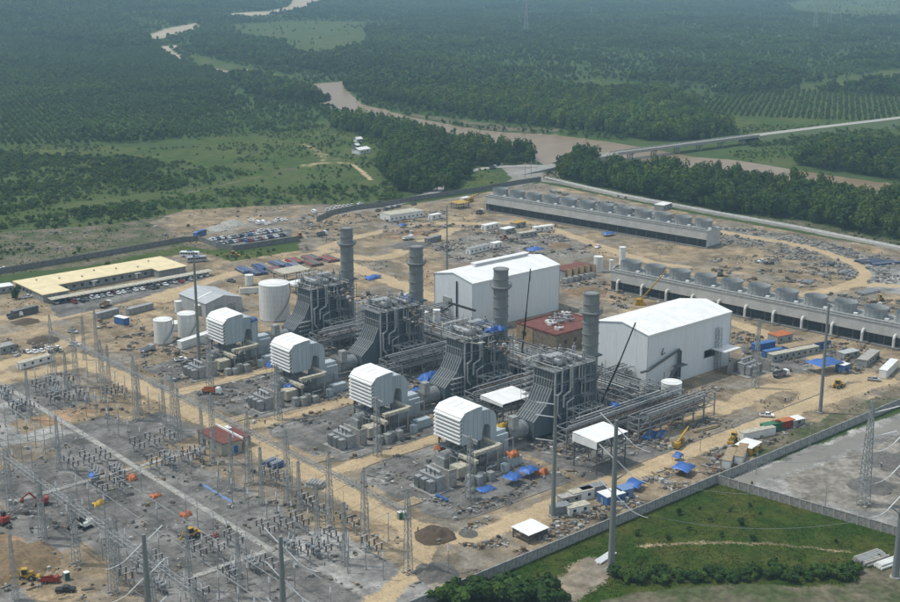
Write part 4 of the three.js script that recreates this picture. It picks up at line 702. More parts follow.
{ // tan electrical building
  const t = thing('electrical_building', 'tan electrical building with dark red roof between the turbine halls', 'building', 85, 0, -25);
  mesh('wall', [box(29, 8.4, 24)], M.tanDark, t); mesh('wall', [box(.3, 8.2, 10, -14.62, 0, -6.9)], M.tan, t); mesh('roof', [box(28.6, .3, 23.6, 0, 8.36, 0)], M.redRoof, t);
  for (const [w, d, x, z] of [[29.4, .35, 0, 11.9], [29.4, .35, 0, -11.9], [.35, 23.4, -14.5, 0], [.35, 23.4, 14.5, 0]]) mesh('parapet', [box(w, .7, d, x, 8.37, z)], M.redRoof, t);
  mesh('roof_joint', [box(28, .1, .12, 0, 8.67, 3)], M.pipeRust, t); mesh('roof_joint', [box(.12, .1, 23, 2, 8.665, 0)], M.pipeRust, t);
  windowRow(t, 4, -9, 6, 4, 12.07, 1.4, 1.6, 'z'); mesh('window', [box(.2, 1.6, 2.2, -14.8, 4.6, -7)], M.glass, t);
  [[-3, -4], [1, -6], [4, -3], [-5, -1], [0, -1], [5, 0], [-8, 6], [9, -5], [7, -9], [11, -8]].forEach(([x, z], i) => { const u = mesh('roof_unit', [box(rr(2, 3.2), rr(1, 1.6), rr(1.6, 2.6), x, 8.68, z, rr(0, .5)), pipeX(.4, 2.6, x + 1, 9.6, z + 1.4, 8)], i % 3 ? M.lagging : M.white, t); mesh('fan_grille', [cyl(.7, .7, .12, x, 10.3, z, 12)], M.dark, u); });
}
{ // switchyard control building
  const t = thing('control_building', 'cream control building with dark red roof inside the switchyard', 'building', -90.4, 0, -16);
  mesh('wall', [box(7.4, 4.2, 16, -.6, 0, .4)], M.cream, t); mesh('wall', [box(5, 3.6, 12, 5.7, 0, 0)], M.tan, t); mesh('roof', [bar([-4.8, 4.6, .4], [3.4, 4.35, .4], .22, 17)], M.redRoof, t); mesh('roof', [bar([3.6, 3.9, 0], [8.8, 3.75, 0], .2, 13)], M.redRoof, t);
  mesh('parapet', [box(.5, .9, 17.1, 3.2, 4.2, .4)], M.white, t); mesh('roof_hatch', [box(1.6, .5, 3, 5.5, 4, -4.4)], M.white, t);
  mesh('door', [box(1.8, 2.6, .12, .6, .05, 8.46)], M.bluePaint, t); mesh('door', [box(.12, 2.4, 1.6, -4.36, .05, -4)], M.dark, t); windowRow(t, 3, -4, 3.6, 1.6, -4.36, 1.4, 1.1, 'x'); for (const z of [-7.6, 8.4]) mesh('column', [box(.3, 4.2, .3, -4.4, 0, z)], M.concretePale, t);
}
{ const p = at(572, 276), t = thing('switch_building', 'small building with red roof and concrete bays behind the far hall', 'building', p.x, 0, p.z); mesh('wall', [box(20, 5, 9)], M.wallGrey, t); mesh('roof', [box(20.6, .3, 9.6, 0, 5.02, 0)], M.redRoof, t); for (let i = 0; i < 5; i++) mesh('bay_wall', [box(.4, 6.2, 4, -9 + i * 4.5, 0, 6.4)], M.tan, t); for (let i = 0; i < 4; i++) mesh('bay_back', [box(4, 5.4, .3, -6.8 + i * 4.5, 0, 4.8)], M.pipeRust, t); }
for (let i = 0; i < 6; i++) { const p = at(565 + i * 5.2, 283 - i * 1.1); const t = thing('switchgear_cabinet', 'grey ribbed switchgear unit in the row before the small red-roofed building', 'cabinet', p.x, 0, p.z, .2, 'row of grey switchgear units'); mesh('body', [box(2.6, 2.6, 2.6)], M.wallGrey, t); mesh('radiator', [...[0, 1, 2, 3].map((k) => box(.5, 2, 3, -1 + k * .68, .2, .3))], M.galv, t); }
function cabin(name, label, px, py, L, W, h, ry, wall, roof, o = {}) {     // portable cabin, container or hut
  const p = at(px, py), t = thing(name, label, o.cat || 'cabin', p.x, 0, p.z, ry * D, o.group);
  mesh('wall', [box(L, h, W, 0, .15, 0)], wall, t); mesh('roof', [box(L + .3, .16, W + .3, 0, h + .16, 0)], roof, t); mesh('skid', [box(L * .96, .14, W * .9, 0, .01, 0)], M.steelDark, t);
  if (o.box) { for (let i = 0; i < Math.round(L / .9); i++) mesh('rib', [box(.12, h - .3, W + .1, -L / 2 + .5 + i * .9, .3, 0)], wall, t); mesh('door', [box(.08, h - .3, W - .4, -L / 2 - .06, .25, 0)], wall, t); }
  else { const n = Math.max(1, Math.floor(L / 3.2)); windowRow(t, n, -L / 2 + L / n / 2, L / n, 1.3, W / 2 + .05, 1, .9, 'z'); mesh('door', [box(.1, 2, .9, -L / 2 - .05, .2, 0)], M.wallGrey, t); }
  return t;
}
cabin('portable_cabin', 'white portable cabin with cream roof by the far parking strip', 402, 218, 26, 11, 4, -4, M.white, M.cream, { cat: 'building' });
cabin('portable_cabin', 'small white-roofed cabin at the far left edge by the office', 2, 292, 10, 7, 3.2, -6, M.wallGrey, M.white);
cabin('site_trailer', 'dark green box truck body left of the warehouse forecourt', 25, 315, 13, 3, 3.2, 12, M.steelDark, M.concreteDark, { box: 1, cat: 'container' });
cabin('site_trailer', 'long white trailer with cream roof in the lower left yard', 35, 365, 15, 3, 2.6, 10, M.white, M.cream, { cat: 'trailer' });
cabin('shipping_container', 'grey container behind the row of parked cars, left one', 107, 317, 12, 2.6, 2.8, 10, M.wallGrey, M.galv, { box: 1, cat: 'container' });
cabin('shipping_container', 'grey container behind the row of parked cars, right one', 140, 312, 14, 2.6, 2.8, 10, M.wallGrey, M.galv, { box: 1, cat: 'container' });
cabin('shipping_container', 'blue and white container beside the two grey ones', 122, 324, 3, 7, 3.2, 14, M.bluePaint, M.white, { box: 1, cat: 'container' });
cabin('site_trailer', 'long white trailer behind the farthest air intake', 202, 342, 26, 3, 3.4, 14, M.white, M.white, { box: 1, cat: 'trailer' });
cabin('site_trailer', 'white trailer with cream band beside the green cylinder rack', 252, 293, 12, 2.6, 2.6, -26, M.white, M.cream, { box: 1, cat: 'trailer' });
cabin('portable_cabin', 'white portable cabin near the tall grey mast', 435, 219, 9, 3.4, 3, 4, M.white, M.white);
cabin('portable_cabin', 'long white cabin in the middle laydown area', 478, 252, 17, 3.4, 3.2, 6, M.white, M.wallGrey);
cabin('portable_cabin', 'short white cabin at the right end of the long white cabin', 496, 248, 7, 3.6, 3.2, 6, M.white, M.white);
cabin('portable_cabin', 'low white cabin in the laydown beneath the far cooling tower', 490, 229, 12, 4, 3, 4, M.white, M.white);
cabin('portable_cabin', 'white cabin with yellow roof in the laydown beneath the far tower', 518, 227, 9, 5, 3, 2, M.wallGrey, M.yellow);
cabin('portable_cabin', 'white cabin at the foot of the far cooling tower wall', 543, 231, 14, 3.4, 3, -10, M.white, M.white);
cabin('portable_cabin', 'pale grey cabin beside the white cabins of the laydown', 527, 237, 13, 3.6, 3, -6, M.wallGrey, M.cream);
cabin('portable_cabin', 'bright white hut left of the grey laydown cabin', 507, 233, 9, 5, 3, 6, M.wallGrey, M.white);
cabin('portable_cabin', 'white hut by the wall behind the yellow canopy', 465, 202, 7, 3.4, 3, 4, M.white, M.white);
cabin('portable_cabin', 'white-blue cabin left of the far turbine hall', 408, 304, 9, 4, 5, 0, M.bluePaint, M.cream);
cabin('portable_cabin', 'grey-blue container beside the second stack', 433, 242, 12, 3, 3, 10, M.steel, M.steel, { box: 1, cat: 'container' });
cabin('shipping_container', 'blue container at the left of the site camp by the near tower', 763, 349, 11, 3, 2.8, -12, M.bluePaint, M.bluePaint, { box: 1, cat: 'container' });
cabin('shipping_container', 'blue container in front of the other blue camp container', 772, 356, 9, 2.6, 2.6, -12, M.bluePaint, M.bluePaint, { box: 1, cat: 'container' });
cabin('portable_cabin', 'long cabin with grey roof in the site camp', 793, 357, 26, 3.4, 3, -12, M.wallGrey, M.cream);
cabin('portable_cabin', 'long cabin with tan roof behind the grey-roofed camp cabin', 806, 350, 24, 4, 3, -12, M.bluePaint, M.tan);
cabin('portable_cabin', 'hut with bright orange roof in the site camp', 780, 341, 9, 6, 3.2, -10, M.wallGrey, M.orange);
cabin('portable_cabin', 'pale cabin with flat grey roof at the right of the camp', 868, 362, 17, 4, 3, 14, M.wallGrey, M.concretePale);
cabin('portable_cabin', 'small open white-roofed hut with blue base before the camp', 842, 372, 4, 4, 3.4, 0, M.bluePaint, M.white);
cabin('portable_cabin', 'low grey cabin behind the right end of the camp', 848, 357, 9, 4, 2.4, -10, M.wallGrey, M.greyRoof);
cabin('site_trailer', 'long white box trailer at the right edge below the near tower', 888, 373, 17, 3, 3.4, 16, M.white, M.white, { box: 1, cat: 'trailer' });
cabin('shipping_container', 'rusty white container nearest in the row by the wall', 729, 462, 12.5, 2.8, 2.7, 28, M.white, M.woodPale, { box: 1, cat: 'container' });
cabin('shipping_container', 'white container with rust-streaked roof behind the nearest one', 741, 458, 12.5, 2.8, 2.7, 28, M.white, M.tan, { box: 1, cat: 'container' });
cabin('shipping_container', 'white container with tan roof farther along the wall', 757, 437, 14, 2.8, 2.7, -14, M.white, M.cream, { box: 1, cat: 'container' });
cabin('portable_cabin', 'white flat-roofed shade hut beside the container by the wall', 748, 451, 8, 6, 2.6, 10, M.yellow, M.white);
cabin('shipping_container', 'dark green container beside the red one', 771, 431, 8, 2.8, 2.8, -14, M.green, M.green, { box: 1, cat: 'container' });
cabin('shipping_container', 'bright red container between the green one and the white roof', 783, 428, 8, 3, 2.8, -12, M.red, M.orange, { box: 1, cat: 'container' });
cabin('portable_cabin', 'white-roofed hut right of the red container', 795, 425, 5.5, 4, 2.5, -12, M.wallGrey, M.white);
cabin('portable_cabin', 'white cabin with two windows beside the tall grey mast', 581, 499, 8, 3, 2.9, -12, M.white, M.cream);
cabin('portable_cabin', 'grey cabin behind the white cabin near the tall mast', 592, 495, 9, 3, 2.9, -12, M.wallGrey, M.steel, { box: 1 });
cabin('portable_cabin', 'pale grey cabin left of the white cabin near the tall mast', 569, 503, 7, 3, 2.6, -12, M.wallGrey, M.concretePale);
cabin('portable_cabin', 'blue-grey cabin at the foot of the tall mast', 560, 514, 6, 3, 2.8, -12, M.steel, M.steel, { box: 1 });
cabin('portable_cabin', 'cream-roofed cabin on the dirt in front of the tall mast', 577, 513, 7.5, 3.2, 2.6, -14, M.white, M.cream);
cabin('portable_cabin', 'pale blue cabin with white roof by the steel pole', 611, 502, 7, 5, 3, -10, M.bluePaint, M.white);
cabin('portable_cabin', 'pale blue tank-like cabin right of the steel pole', 623, 497, 5, 4, 3, -10, M.shirt, M.shirt);
cabin('portable_cabin', 'small white-topped pump hut on the gravel left of the control building', 5, 352, 7, 5, 3, 10, M.wallGrey, M.wallGrey);
cabin('portable_cabin', 'white concrete hut at the river road by the far wall', 663, 209, 12, 7, 3.4, 12, M.wallGrey, M.white, { cat: 'building' });
{ const p = at(530, 537); shed('small white square canopy on the dirt near the wall', p.x - 4, p.x + 4, p.z - 3.5, p.z + 3.5, 3, M.shedRoof, 0); const q = at(460, 208); shed('yellow canopy roof by the far perimeter wall', q.x - 5, q.x + 5, q.z - 4, q.z + 4, 4, M.yellow, 0); }
// ---------------------------------------------------------------- walls round the site
function wallLine(label, pts, h, step, m, post = M.concrete, group) {
  const t = thing('perimeter_wall', label, 'wall', 0, 0, 0, 0, group), pg = new Map();
  for (let i = 0; i + 1 < pts.length; i++) {
    const [ax, az] = pts[i], [bx, bz] = pts[i + 1], l = Math.hypot(bx - ax, bz - az), n = Math.max(1, Math.round(l / step)), ry = -Math.atan2(bz - az, bx - ax), s = l / n;
    const g = finish([box(s - .46, h, .22), box(s - .46, .14, .34, 0, h, 0)]), pp = finish([box(.44, h + .22, .44)]);
    for (let k = 0; k < n; k++) { const u = (k + .5) / n; shared(g, 'wall_panel', m, t, ax + (bx - ax) * u, 0, az + (bz - az) * u, ry); shared(pp, 'post', post, t, ax + (bx - ax) * k / n, 0, az + (bz - az) * k / n, ry); }
  }
  return t;
}
wallLine('long grey concrete perimeter wall along the lawn and gravel compound', [[-118, 115.5], [130, 115.8]], 3, 4.2, M.wallGrey);
wallLine('grey concrete wall between the lawn and the gravel compound', P2([[719, 484], [800, 508], [893, 535], [960, 555]]), 2.8, 3.6, M.concrete, M.concretePale);
wallLine('dark grey perimeter wall behind the yellow-roofed office', P2([[-60, 285], [0, 274], [100, 257], [183, 242], [198, 241], [217, 248], [233, 251], [300, 241]]), 3, 8, M.concreteDark, M.concreteDark);
wallLine('dark grey curved perimeter wall below the river bend wood', P2([[317, 222], [332, 215], [355, 210], [383, 207], [420, 200], [483, 191], [515, 185], [541, 181]]), 3.2, 8, M.concreteDark, M.concreteDark);
wallLine('low pale parapet along the river road', P2([[545, 178], [620, 195], [700, 210], [800, 228], [900, 248], [1000, 270]]), 1.1, 10, M.white, M.white);
// ---------------------------------------------------------------- switchyard
G.gantry = finish(lattice(21, 1.9, 1.0, 15, .085)); G.peak = finish(lattice(4, 1.0, .25, 4, .07).map((g) => { g.translate(0, 21, 0); return g; }));
const SY1 = [-128, -107, -84, -58, -30, -4, 18, 40, 62, 79, 98.5], ordinal = ['first', 'second', 'third', 'fourth', 'fifth', 'sixth', 'seventh', 'eighth', 'ninth', 'tenth', 'eleventh', 'twelfth'];
SY1.forEach((v, i) => { const t = thing('gantry_tower', `steel lattice gantry tower, ${ordinal[i]} from the far end of the row facing the units`, 'gantry', -100.5, 0, v, 0, 'gantry towers of the row facing the units'); mesh('lattice', G.gantry, M.galv, t); mesh('peak', G.peak, M.galv, t); for (const [a, b] of [[-1, -1], [1, 1], [1, -1], [-1, 1]]) mesh('footing', [box(.9, .35, .9, a * .95, .04, b * .95)], M.concrete, t); });
SY1.slice(0, -1).forEach((v, i) => { const L = SY1[i + 1] - v, t = thing('gantry_beam', `lattice beam after the ${ordinal[i]} tower of the gantry facing the units`, 'gantry', -100.5, 17.6, v + .9, -Math.PI / 2, 'beams of the gantry facing the units'); mesh('truss', truss(L - 1.8, 1.2, 1.2, Math.round(L / 1.6), .09), M.galv, t); });
const SY2 = [-34, -11, 12, 34, 56, 78, 100]; SY2.forEach((v, i) => { const t = thing('gantry_tower', `steel lattice gantry tower, ${ordinal[i]} from the left in the lower left row`, 'gantry', -167, 0, v, 0, 'gantry towers of the lower left row'); mesh('lattice', G.gantry, M.galv, t); for (const [a, b] of [[-1, -1], [1, 1], [1, -1], [-1, 1]]) mesh('footing', [box(.9, .35, .9, a * .95, .04, b * .95)], M.concrete, t); });
SY2.slice(0, -1).forEach((v, i) => { const L = SY2[i + 1] - v, t = thing('gantry_beam', `lattice beam after the ${ordinal[i]} tower of the lower left gantry`, 'gantry', -167, 17.2, v + .9, -Math.PI / 2, 'beams of the lower left gantry'); mesh('truss', truss(L - 1.8, 1.4, 1.4, Math.round(L / 1.6), .1), M.galv, t); });
[[85, 360, 'left of the sheds at the yard corner'], [97, 352, 'beside the yard corner towers'], [16, 600, 'at the lower left corner of the photo'], [68, 400, 'amid the far left switch rows'], [165, 430, 'left of the control building'], [120, 585, 'by the bottom edge of the yard'], [232, 490, 'in front of the control building'], [110, 392, 'left of the far gantry row'], [140, 415, 'below the far gantry row'], [180, 440, 'beside the middle switch rows'], [203, 455, 'touching the control building corner'], [262, 505, 'below the control building'], [300, 520, 'beside the white bag pile'], [318, 545, 'in the near switch rows'], [345, 565, 'nearest the bottom right of the yard'], [30, 420, 'amid the far left breakers'], [60, 470, 'left of the short trench'], [45, 545, 'behind the red excavator'], [190, 590, 'at the bottom between the two steel poles'], [240, 598, 'at the bottom right of the steel poles']].forEach(([x, y, w]) => { const p = at(x, y), t = thing('lattice_mast', 'slim lattice mast ' + w, 'mast', p.x, 0, p.z); mesh('lattice', lattice(19, 1.3, .5, 13, .075), M.galv, t); mesh('spike', [rod([0, 19, 0], [0, 22, 0], .06, 5)], M.galv, t); });
// three-pole disconnectors, breakers and bus posts
const insul = (h, r) => [cyl(r * .6, r * .6, h, 0, 0, 0, 7), ...Array.from({ length: 6 }, (_, i) => cyl(r, r * .8, h * .08, 0, h * (.06 + i * .15), 0, 7))];
G.post = finish(insul(1.9, .26)); G.swBase = finish([box(.3, 2.7, .3, 0, 0, -3), box(.3, 2.7, .3, 0, 0, 3), box(.36, .3, 8.4, 0, 2.7, 0)]); G.swFoot = finish([box(.8, .3, .8)]);
G.blade2 = finish([box(2.4, .12, .12)]); G.swSide = finish([box(2.2, .16, .2)]);
const sw = proto('disconnect_switch', 'switchgear', (o) => { mesh('frame', G.swBase, M.galv, o); for (const z of [-3, 3]) shared(G.swFoot, 'footing', M.concrete, o, 0, .04, z); for (const z of [-3.4, 0, 3.4]) { const b = shared(G.swSide, 'pole_beam', M.galv, o, 0, 3.02, z); for (const x of [-.9, .9]) shared(G.post, 'insulator', M.insulator, b, x, .1, 0); shared(G.blade2, 'blade', M.insulatorPale, b, 0, 2.05, 0); } });
const swSpots = [[39, 394], [53, 391], [68, 386], [8, 399], [29, 413], [16, 416], [54, 407], [68, 405], [83, 402], [110, 400], [121, 398], [138, 454], [153, 449], [168, 444], [72, 472], [88, 468], [104, 464], [118, 482], [155, 472], [168, 468], [198, 561], [216, 556], [234, 550], [266, 539], [284, 535], [300, 531], [306, 508], [304, 561], [322, 557], [334, 547], [233, 587], [270, 575], [200, 600], [101, 496], [118, 492], [142, 577], [124, 585], [160, 571], [309, 513], [322, 520], [186, 464], [198, 462], [268, 484], [282, 488], [350, 532], [372, 556]];
const fb = (x) => (x < 130 ? 'far' : x < 215 ? 'middle' : 'near');
swSpots.forEach(([x, y]) => { const p = at(x, y); dup(sw, p.x, p.z, 0, `three-pole disconnect switch in the ${fb(x)} switchyard`, `disconnect switches in the ${fb(x)} switchyard`); });
const brk = proto('circuit_breaker', 'switchgear', (o) => { mesh('frame', finish([...[-2, 2].flatMap((z) => [box(.25, 2, .25, -.5, 0, z), box(.25, 2, .25, .5, 0, z)]), box(1.4, .25, 5.2, 0, 2, 0)]), M.galv, o); mesh('control_box', finish([box(1, 1.4, .9, .9, .5, 0)]), M.white, o); for (const z of [-2, 0, 2]) { const b = shared(finish([pipeX(.42, 2.2, 0, 2.8, 0, 10)]), 'tank', M.galv, o, 0, 0, z); mesh('bushing', finish([rod([-.8, 3, 0], [-1.4, 5, 0], .2, 7, .12)]), M.insulatorPale, b); mesh('bushing', finish([rod([.8, 3, 0], [1.4, 5, 0], .2, 7, .12)]), M.insulatorPale, b); } });
[[95, 481], [117, 478], [20, 410], [55, 398], [170, 466], [198, 460], [290, 552], [314, 556], [232, 577], [252, 571], [160, 592], [5, 400]].forEach(([x, y]) => { const p = at(x, y); dup(brk, p.x, p.z, 0, `circuit breaker with pale bushings in the ${fb(x)} switchyard`, `circuit breakers in the ${fb(x)} switchyard`); });
const busPost = proto('bus_support', 'post', (o) => { mesh('column', finish([cyl(.16, .12, 6.6, 0, 0, 0, 8)]), M.galv, o); mesh('footing', finish([box(.7, .3, .7, 0, .03, 0)]), M.concrete, o); shared(G.post, 'insulator', M.insulatorPale, o, 0, 6.6, 0); mesh('clamp', finish([box(.5, .2, .2, 0, 8.5, 0)]), M.galv, o); });
for (const u of [-160, -154, -148, -139, -130, -113, -108, -92]) for (let v = -116; v < 106; v += 8.5) { if (rnd() < .36 || (v > -24 && v < -12)) continue; dup(busPost, u + rr(-.4, .4), v + rr(-1.5, 1.5), 0, `slim grey bus support column in the ${v < -60 ? 'far' : v < 20 ? 'middle' : 'near'} switchyard`, `bus support columns in the ${v < -60 ? 'far' : v < 20 ? 'middle' : 'near'} switchyard`); }
for (const u of [-148, -139, -130]) for (const [a, b] of [[-112, -40], [-8, 40], [44, 100]]) if (rnd() < .99) tag(mesh('bus_tube', [pipeZ(.09, b - a, u, 8.75, (a + b) / 2, 6)], M.galv), `thin aluminium bus tube over the ${a < -60 ? 'far' : a < 20 ? 'middle' : 'near'} part of the switchyard, ${u === -148 ? 'left' : u === -139 ? 'middle' : 'right'} phase`, 'tube', 'bus tubes');
// cable trenches of cover slabs
function trench(label, x, z, L, ry, n) { const t = thing('cable_trench', label, 'trench', x, 0, z, ry), g = finish([box(L / n - .12, .22, 1.9)]); for (let i = 0; i < n; i++) shared(g, 'cover_slab', pick([M.concretePale, M.concretePale, M.concrete]), t, (i + .5) * L / n, .04, 0); for (const s of [-1, 1]) mesh('edge_beam', [box(L, .16, .25, L / 2, .04, s * 1.1)], M.concrete, t); }
trench('long pale concrete cable trench running the length of the switchyard', -121.5, -119, 190, -Math.PI / 2, 44);
trench('pale cable trench from the control building across the switchyard', -165, -18, 42, 0, 10);
trench('short pale cable trench between the long trench and control building', -120, -18, 27, 0, 7);
trench('pale cable trench near the bottom edge of the switchyard', -150, 62, 27, 0, 7);
// take-off towers beside each unit, sagging wires
const take = UNIT.map((v, k) => { const x = -55 - (k < 2 ? 6 : 0), z = v + 24, t = thing('takeoff_tower', `lattice take-off tower beside the ${RANK[k]} unit's transformer`, 'gantry', x, 0, z, 0, 'unit take-off towers'); mesh('lattice', lattice(21, 2.2, 1, 14, .11), M.galv, t); mesh('crossarm', [box(.4, .4, 7, 0, 20, 0)], M.galv, t); return [x, z]; });
take.forEach(([x, z], k) => { for (let i = -1; i <= 1; i++) tag(mesh('overhead_wire', [sag(V(x, 20, z + i * 3), V(-100.5, 18, z - 2 + i * 4), 1.6, .05)], M.steel), `sagging overhead wire from the ${RANK[k]} take-off tower to the gantry`, 'wire', `wires from the ${RANK[k]} take-off tower`); });
for (let i = 0; i < 6; i++) for (let j = -1; j <= 1; j++) tag(mesh('overhead_wire', [sag(V(-100.5, 17.8, SY2[i] + 11 + j * 5), V(-167, 17.4, SY2[i] + 11 + j * 5), 2.6, .06)], M.steel), `sagging wire across the switchyard in the ${ordinal[i]} bay from the left`, 'wire', `wires of the ${ordinal[i]} bay`);
// ---------------------------------------------------------------- tall poles
function mast(label, px, py, h, r0, r1) { const p = at(px, py), t = thing('floodlight_mast', label, 'mast', p.x, 0, p.z); mesh('pole', [cyl(r0, r1, h, 0, 0, 0, 12)], M.stack, t); mesh('base_plate', [box(2.2, .5, 2.2, 0, .04, 0)], M.concrete, t); for (const y of [h * .33, h * .66]) mesh('joint_collar', [cyl(r0 * .86, r0 * .84, .5, 0, y, 0, 12)], M.steel, t); return t; }
{ const t = mast('tall grey steel mast behind the cabins near the dirt road', 553, 517, 39, .75, .45); for (const y of [36, 32, 24.5]) mesh('step_arm', [bar([0, y, 0], [-5, y + 1.2, -3], .25)], M.insulatorPale, t); }
mast('tall grey steel mast on the right between camp and wall', 820, 413, 42, .7, .4); mast('tallest thin grey mast left of the farthest air intake', 200, 372, 50, .75, .4); mast('tall grey mast behind the second stack', 447, 272, 36, .5, .3);
function monopole(label, x, z, h, side) {
  const t = thing('transmission_pole', label, 'pole', x, 0, z, -YAW);           // local x = across the view
  mesh('pole', [cyl(1.0, .5, h, 0, 0, 0, 12)], M.stack, t); mesh('footing', [cyl(1.5, 1.5, .5, 0, .03, 0, 12)], M.concretePale, t);
  [[h - 1, 1], [h - 10, 1], [h - 20, 1]].forEach(([y]) => {
    mesh('steel_arm', [rod([0, y - 7.5, 0], [3.2 * side, y - 4.6, 1], .24, 8, .16)], M.galv, t);
    const a = mesh('insulator_string', [rod([-4.2 * side, y + 2.4, -2], [0, y - 1.4, 0], .15, 7)], M.insulatorPale, t);
    mesh('insulator_string', [rod([0, y - 1, 0], [4.2 * side, y - 5, 1.4], .15, 7)], M.insulatorPale, t);
    mesh('jumper', [new THREE.TubeGeometry(new THREE.QuadraticBezierCurve3(V(4.2 * side, y - 5, 1.4), V(6 * side, y - 6.6, 2), V(9 * side, y - 6.9, 3)), 8, .09, 5)], M.insulatorPale, t);
  });
}
{ const a = at(611, 570), b = at(895, 578); monopole('tall steel transmission pole with white insulators standing on the lawn', a.x, a.z, 44, 1); monopole('tall steel transmission pole at the right edge of the photo', b.x, b.z, 46, -1);
  for (const [k, h] of [37, 28, 18].entries()) tag(mesh('overhead_wire', [sag(V(a.x + 6.5, h - .9, a.z + 8), V(b.x - 7.4, h + 1, b.z - 3), 3.5, .06)], M.steel), `long ${['top', 'middle', 'bottom'][k]} overhead wire between the two lawn poles`, 'wire', 'wires between the lawn poles'); }
monopole('steel transmission pole with arms near the lower left corner', -171, 84, 28.5, -1); monopole('steel transmission pole with arms at the bottom of the switchyard', -146, 105.8, 28, 1);
{ const p = at(863, 505), t = thing('lattice_tower', 'tall lattice tower standing in the gravel compound', 'tower', p.x, 0, p.z); mesh('lattice', lattice(34, 3, .9, 22, .13), M.galv, t); mesh('crossarm', [rod([0, 30, 0], [7, 32, 5], .2, 6), rod([0, 22, 0], [7, 24, 5], .2, 6)], M.insulatorPale, t); for (const [a, b] of [[-1, -1], [1, 1], [1, -1], [-1, 1]]) mesh('footing', [box(1, .5, 1, a * 1.5, .04, b * 1.5)], M.concretePale, t); }
[[825, 510, 8], [756, 475, 10], [809, 449, 9], [700, 452, 7]].forEach(([x, y, h], i) => { const p = at(x, y), t = thing('lamp_post', 'thin grey lamp post ' + ['inside the gravel compound', 'by the corner of the compound wall', 'along the far compound wall', 'beside the containers'][i], 'lamp post', p.x, 0, p.z); mesh('pole', [cyl(.14, .08, h, 0, 0, 0, 8)], M.galv, t); mesh('lamp_head', [box(1, .18, .4, .5, h, 0)], M.wallGrey, t); });
// ---------------------------------------------------------------- vehicles
const wheelG = (r, w) => finish([pipeZ(r, w, 0, 0, 0, 12)]), rimG = (r, w) => finish([pipeZ(r * .55, w + .04, 0, 0, 0, 8)]);
const W1 = wheelG(.34, .24), R1 = rimG(.34, .24), W2 = wheelG(.52, .34), R2 = rimG(.52, .34), W3 = wheelG(.75, .5), R3 = rimG(.75, .5);
const wheels = (o, list, w, r, y) => { for (const [x, z] of list) { const q = shared(w, 'wheel', M.tyre, o, x, y, z); mesh('rim', r, M.galv, q); } };
const c4 = (a, b, z) => [[a, z], [a, -z], [b, z], [b, -z]];
const car = proto('parked_car', 'car', (o) => {
  mesh('body', finish([sideProfile([[-2.15, .32], [-2.2, .85], [-1.9, 1.0], [-1.25, 1.05], [1.0, 1.0], [2.1, .82], [2.2, .35]], 1.74, .06)]), M.carWhite, o);
  mesh('cabin', finish([sideProfile([[-1.75, 1.02], [-1.2, 1.44], [.35, 1.46], [1.05, 1.0]], 1.5, .05)]), M.glass, o); mesh('roof_panel', finish([box(1.5, .06, 1.34, -.45, 1.47, 0)]), M.carWhite, o); wheels(o, c4(-1.3, 1.35, .8), W1, R1, .34);
});
const pickup = proto('pickup_truck', 'pickup', (o) => {
  mesh('body', finish([sideProfile([[-2.6, .5], [-2.6, 1.12], [-.5, 1.12], [1.2, 1.12], [2.45, 1.0], [2.6, .5]], 1.84, .05)]), M.carWhite, o);
  mesh('cabin', finish([sideProfile([[-.75, 1.12], [-.6, 1.7], [.75, 1.72], [1.35, 1.1]], 1.62, .05)]), M.glass, o); mesh('roof_panel', finish([box(1.3, .06, 1.5, .08, 1.73, 0)]), M.carWhite, o); mesh('bed', finish([box(1.6, .06, 1.5, -1.7, 1.12, 0)]), M.dark, o); wheels(o, c4(-1.6, 1.6, .84), W1, R1, .36);
});
const van = proto('van', 'van', (o) => {
  mesh('body', finish([sideProfile([[-2.5, .4], [-2.5, 2.1], [-2.3, 2.2], [1.3, 2.2], [2.1, 1.3], [2.55, 1.1], [2.6, .4]], 1.9, .06)]), M.carWhite, o);
  for (const z of [-.96, .96]) mesh('window', finish([box(3.2, .6, .05, -.4, 1.4, z)]), M.glass, o); mesh('windscreen', finish([bar([1.42, 2.1, 0], [2.12, 1.34, 0], .06, 1.6)]), M.glass, o); wheels(o, c4(-1.5, 1.6, .86), W1, R1, .36);
});
const truck = proto('lorry', 'truck', (o) => {
  mesh('cab', finish([sideProfile([[1.9, .6], [1.9, 2.7], [3.2, 2.7], [3.7, 1.7], [3.8, .6]], 2.3, .06)]), M.carWhite, o); mesh('windscreen', finish([bar([3.28, 2.55, 0], [3.7, 1.75, 0], .06, 2)]), M.glass, o);
  mesh('chassis', finish([box(7, .4, 1, 0, .7, 0)]), M.dark, o); mesh('bed', finish([box(5.2, .2, 2.4, -1, 1.1, 0), box(5.2, 1.1, .12, -1, 1.3, 1.15), box(5.2, 1.1, .12, -1, 1.3, -1.15), box(.12, 1.4, 2.4, 1.6, 1.3, 0)]), M.carGrey, o); wheels(o, [...c4(-2.6, 2.7, 1), [-1.5, 1], [-1.5, -1]], W2, R2, .52);
});
const bus = proto('bus', 'bus', (o) => {
  mesh('body', finish([sideProfile([[-5.4, .5], [-5.4, 2.9], [-5.1, 3.1], [5, 3.1], [5.4, 2.8], [5.5, .5]], 2.5, .08)]), M.bluePaint, o); for (const z of [-1.26, 1.26]) for (let i = 0; i < 7; i++) mesh('window', finish([box(1.2, .9, .05, -4.4 + i * 1.42, 1.7, z)]), M.glass, o);
  mesh('windscreen', finish([box(.06, 1.3, 2.2, 5.46, 1.5, 0)]), M.glass, o); mesh('roof_unit', finish([box(3, .3, 1.6, 0, 3.11, 0)]), M.bluePaint, o); wheels(o, c4(-3.2, 3.6, 1.1), W2, R2, .52);
});
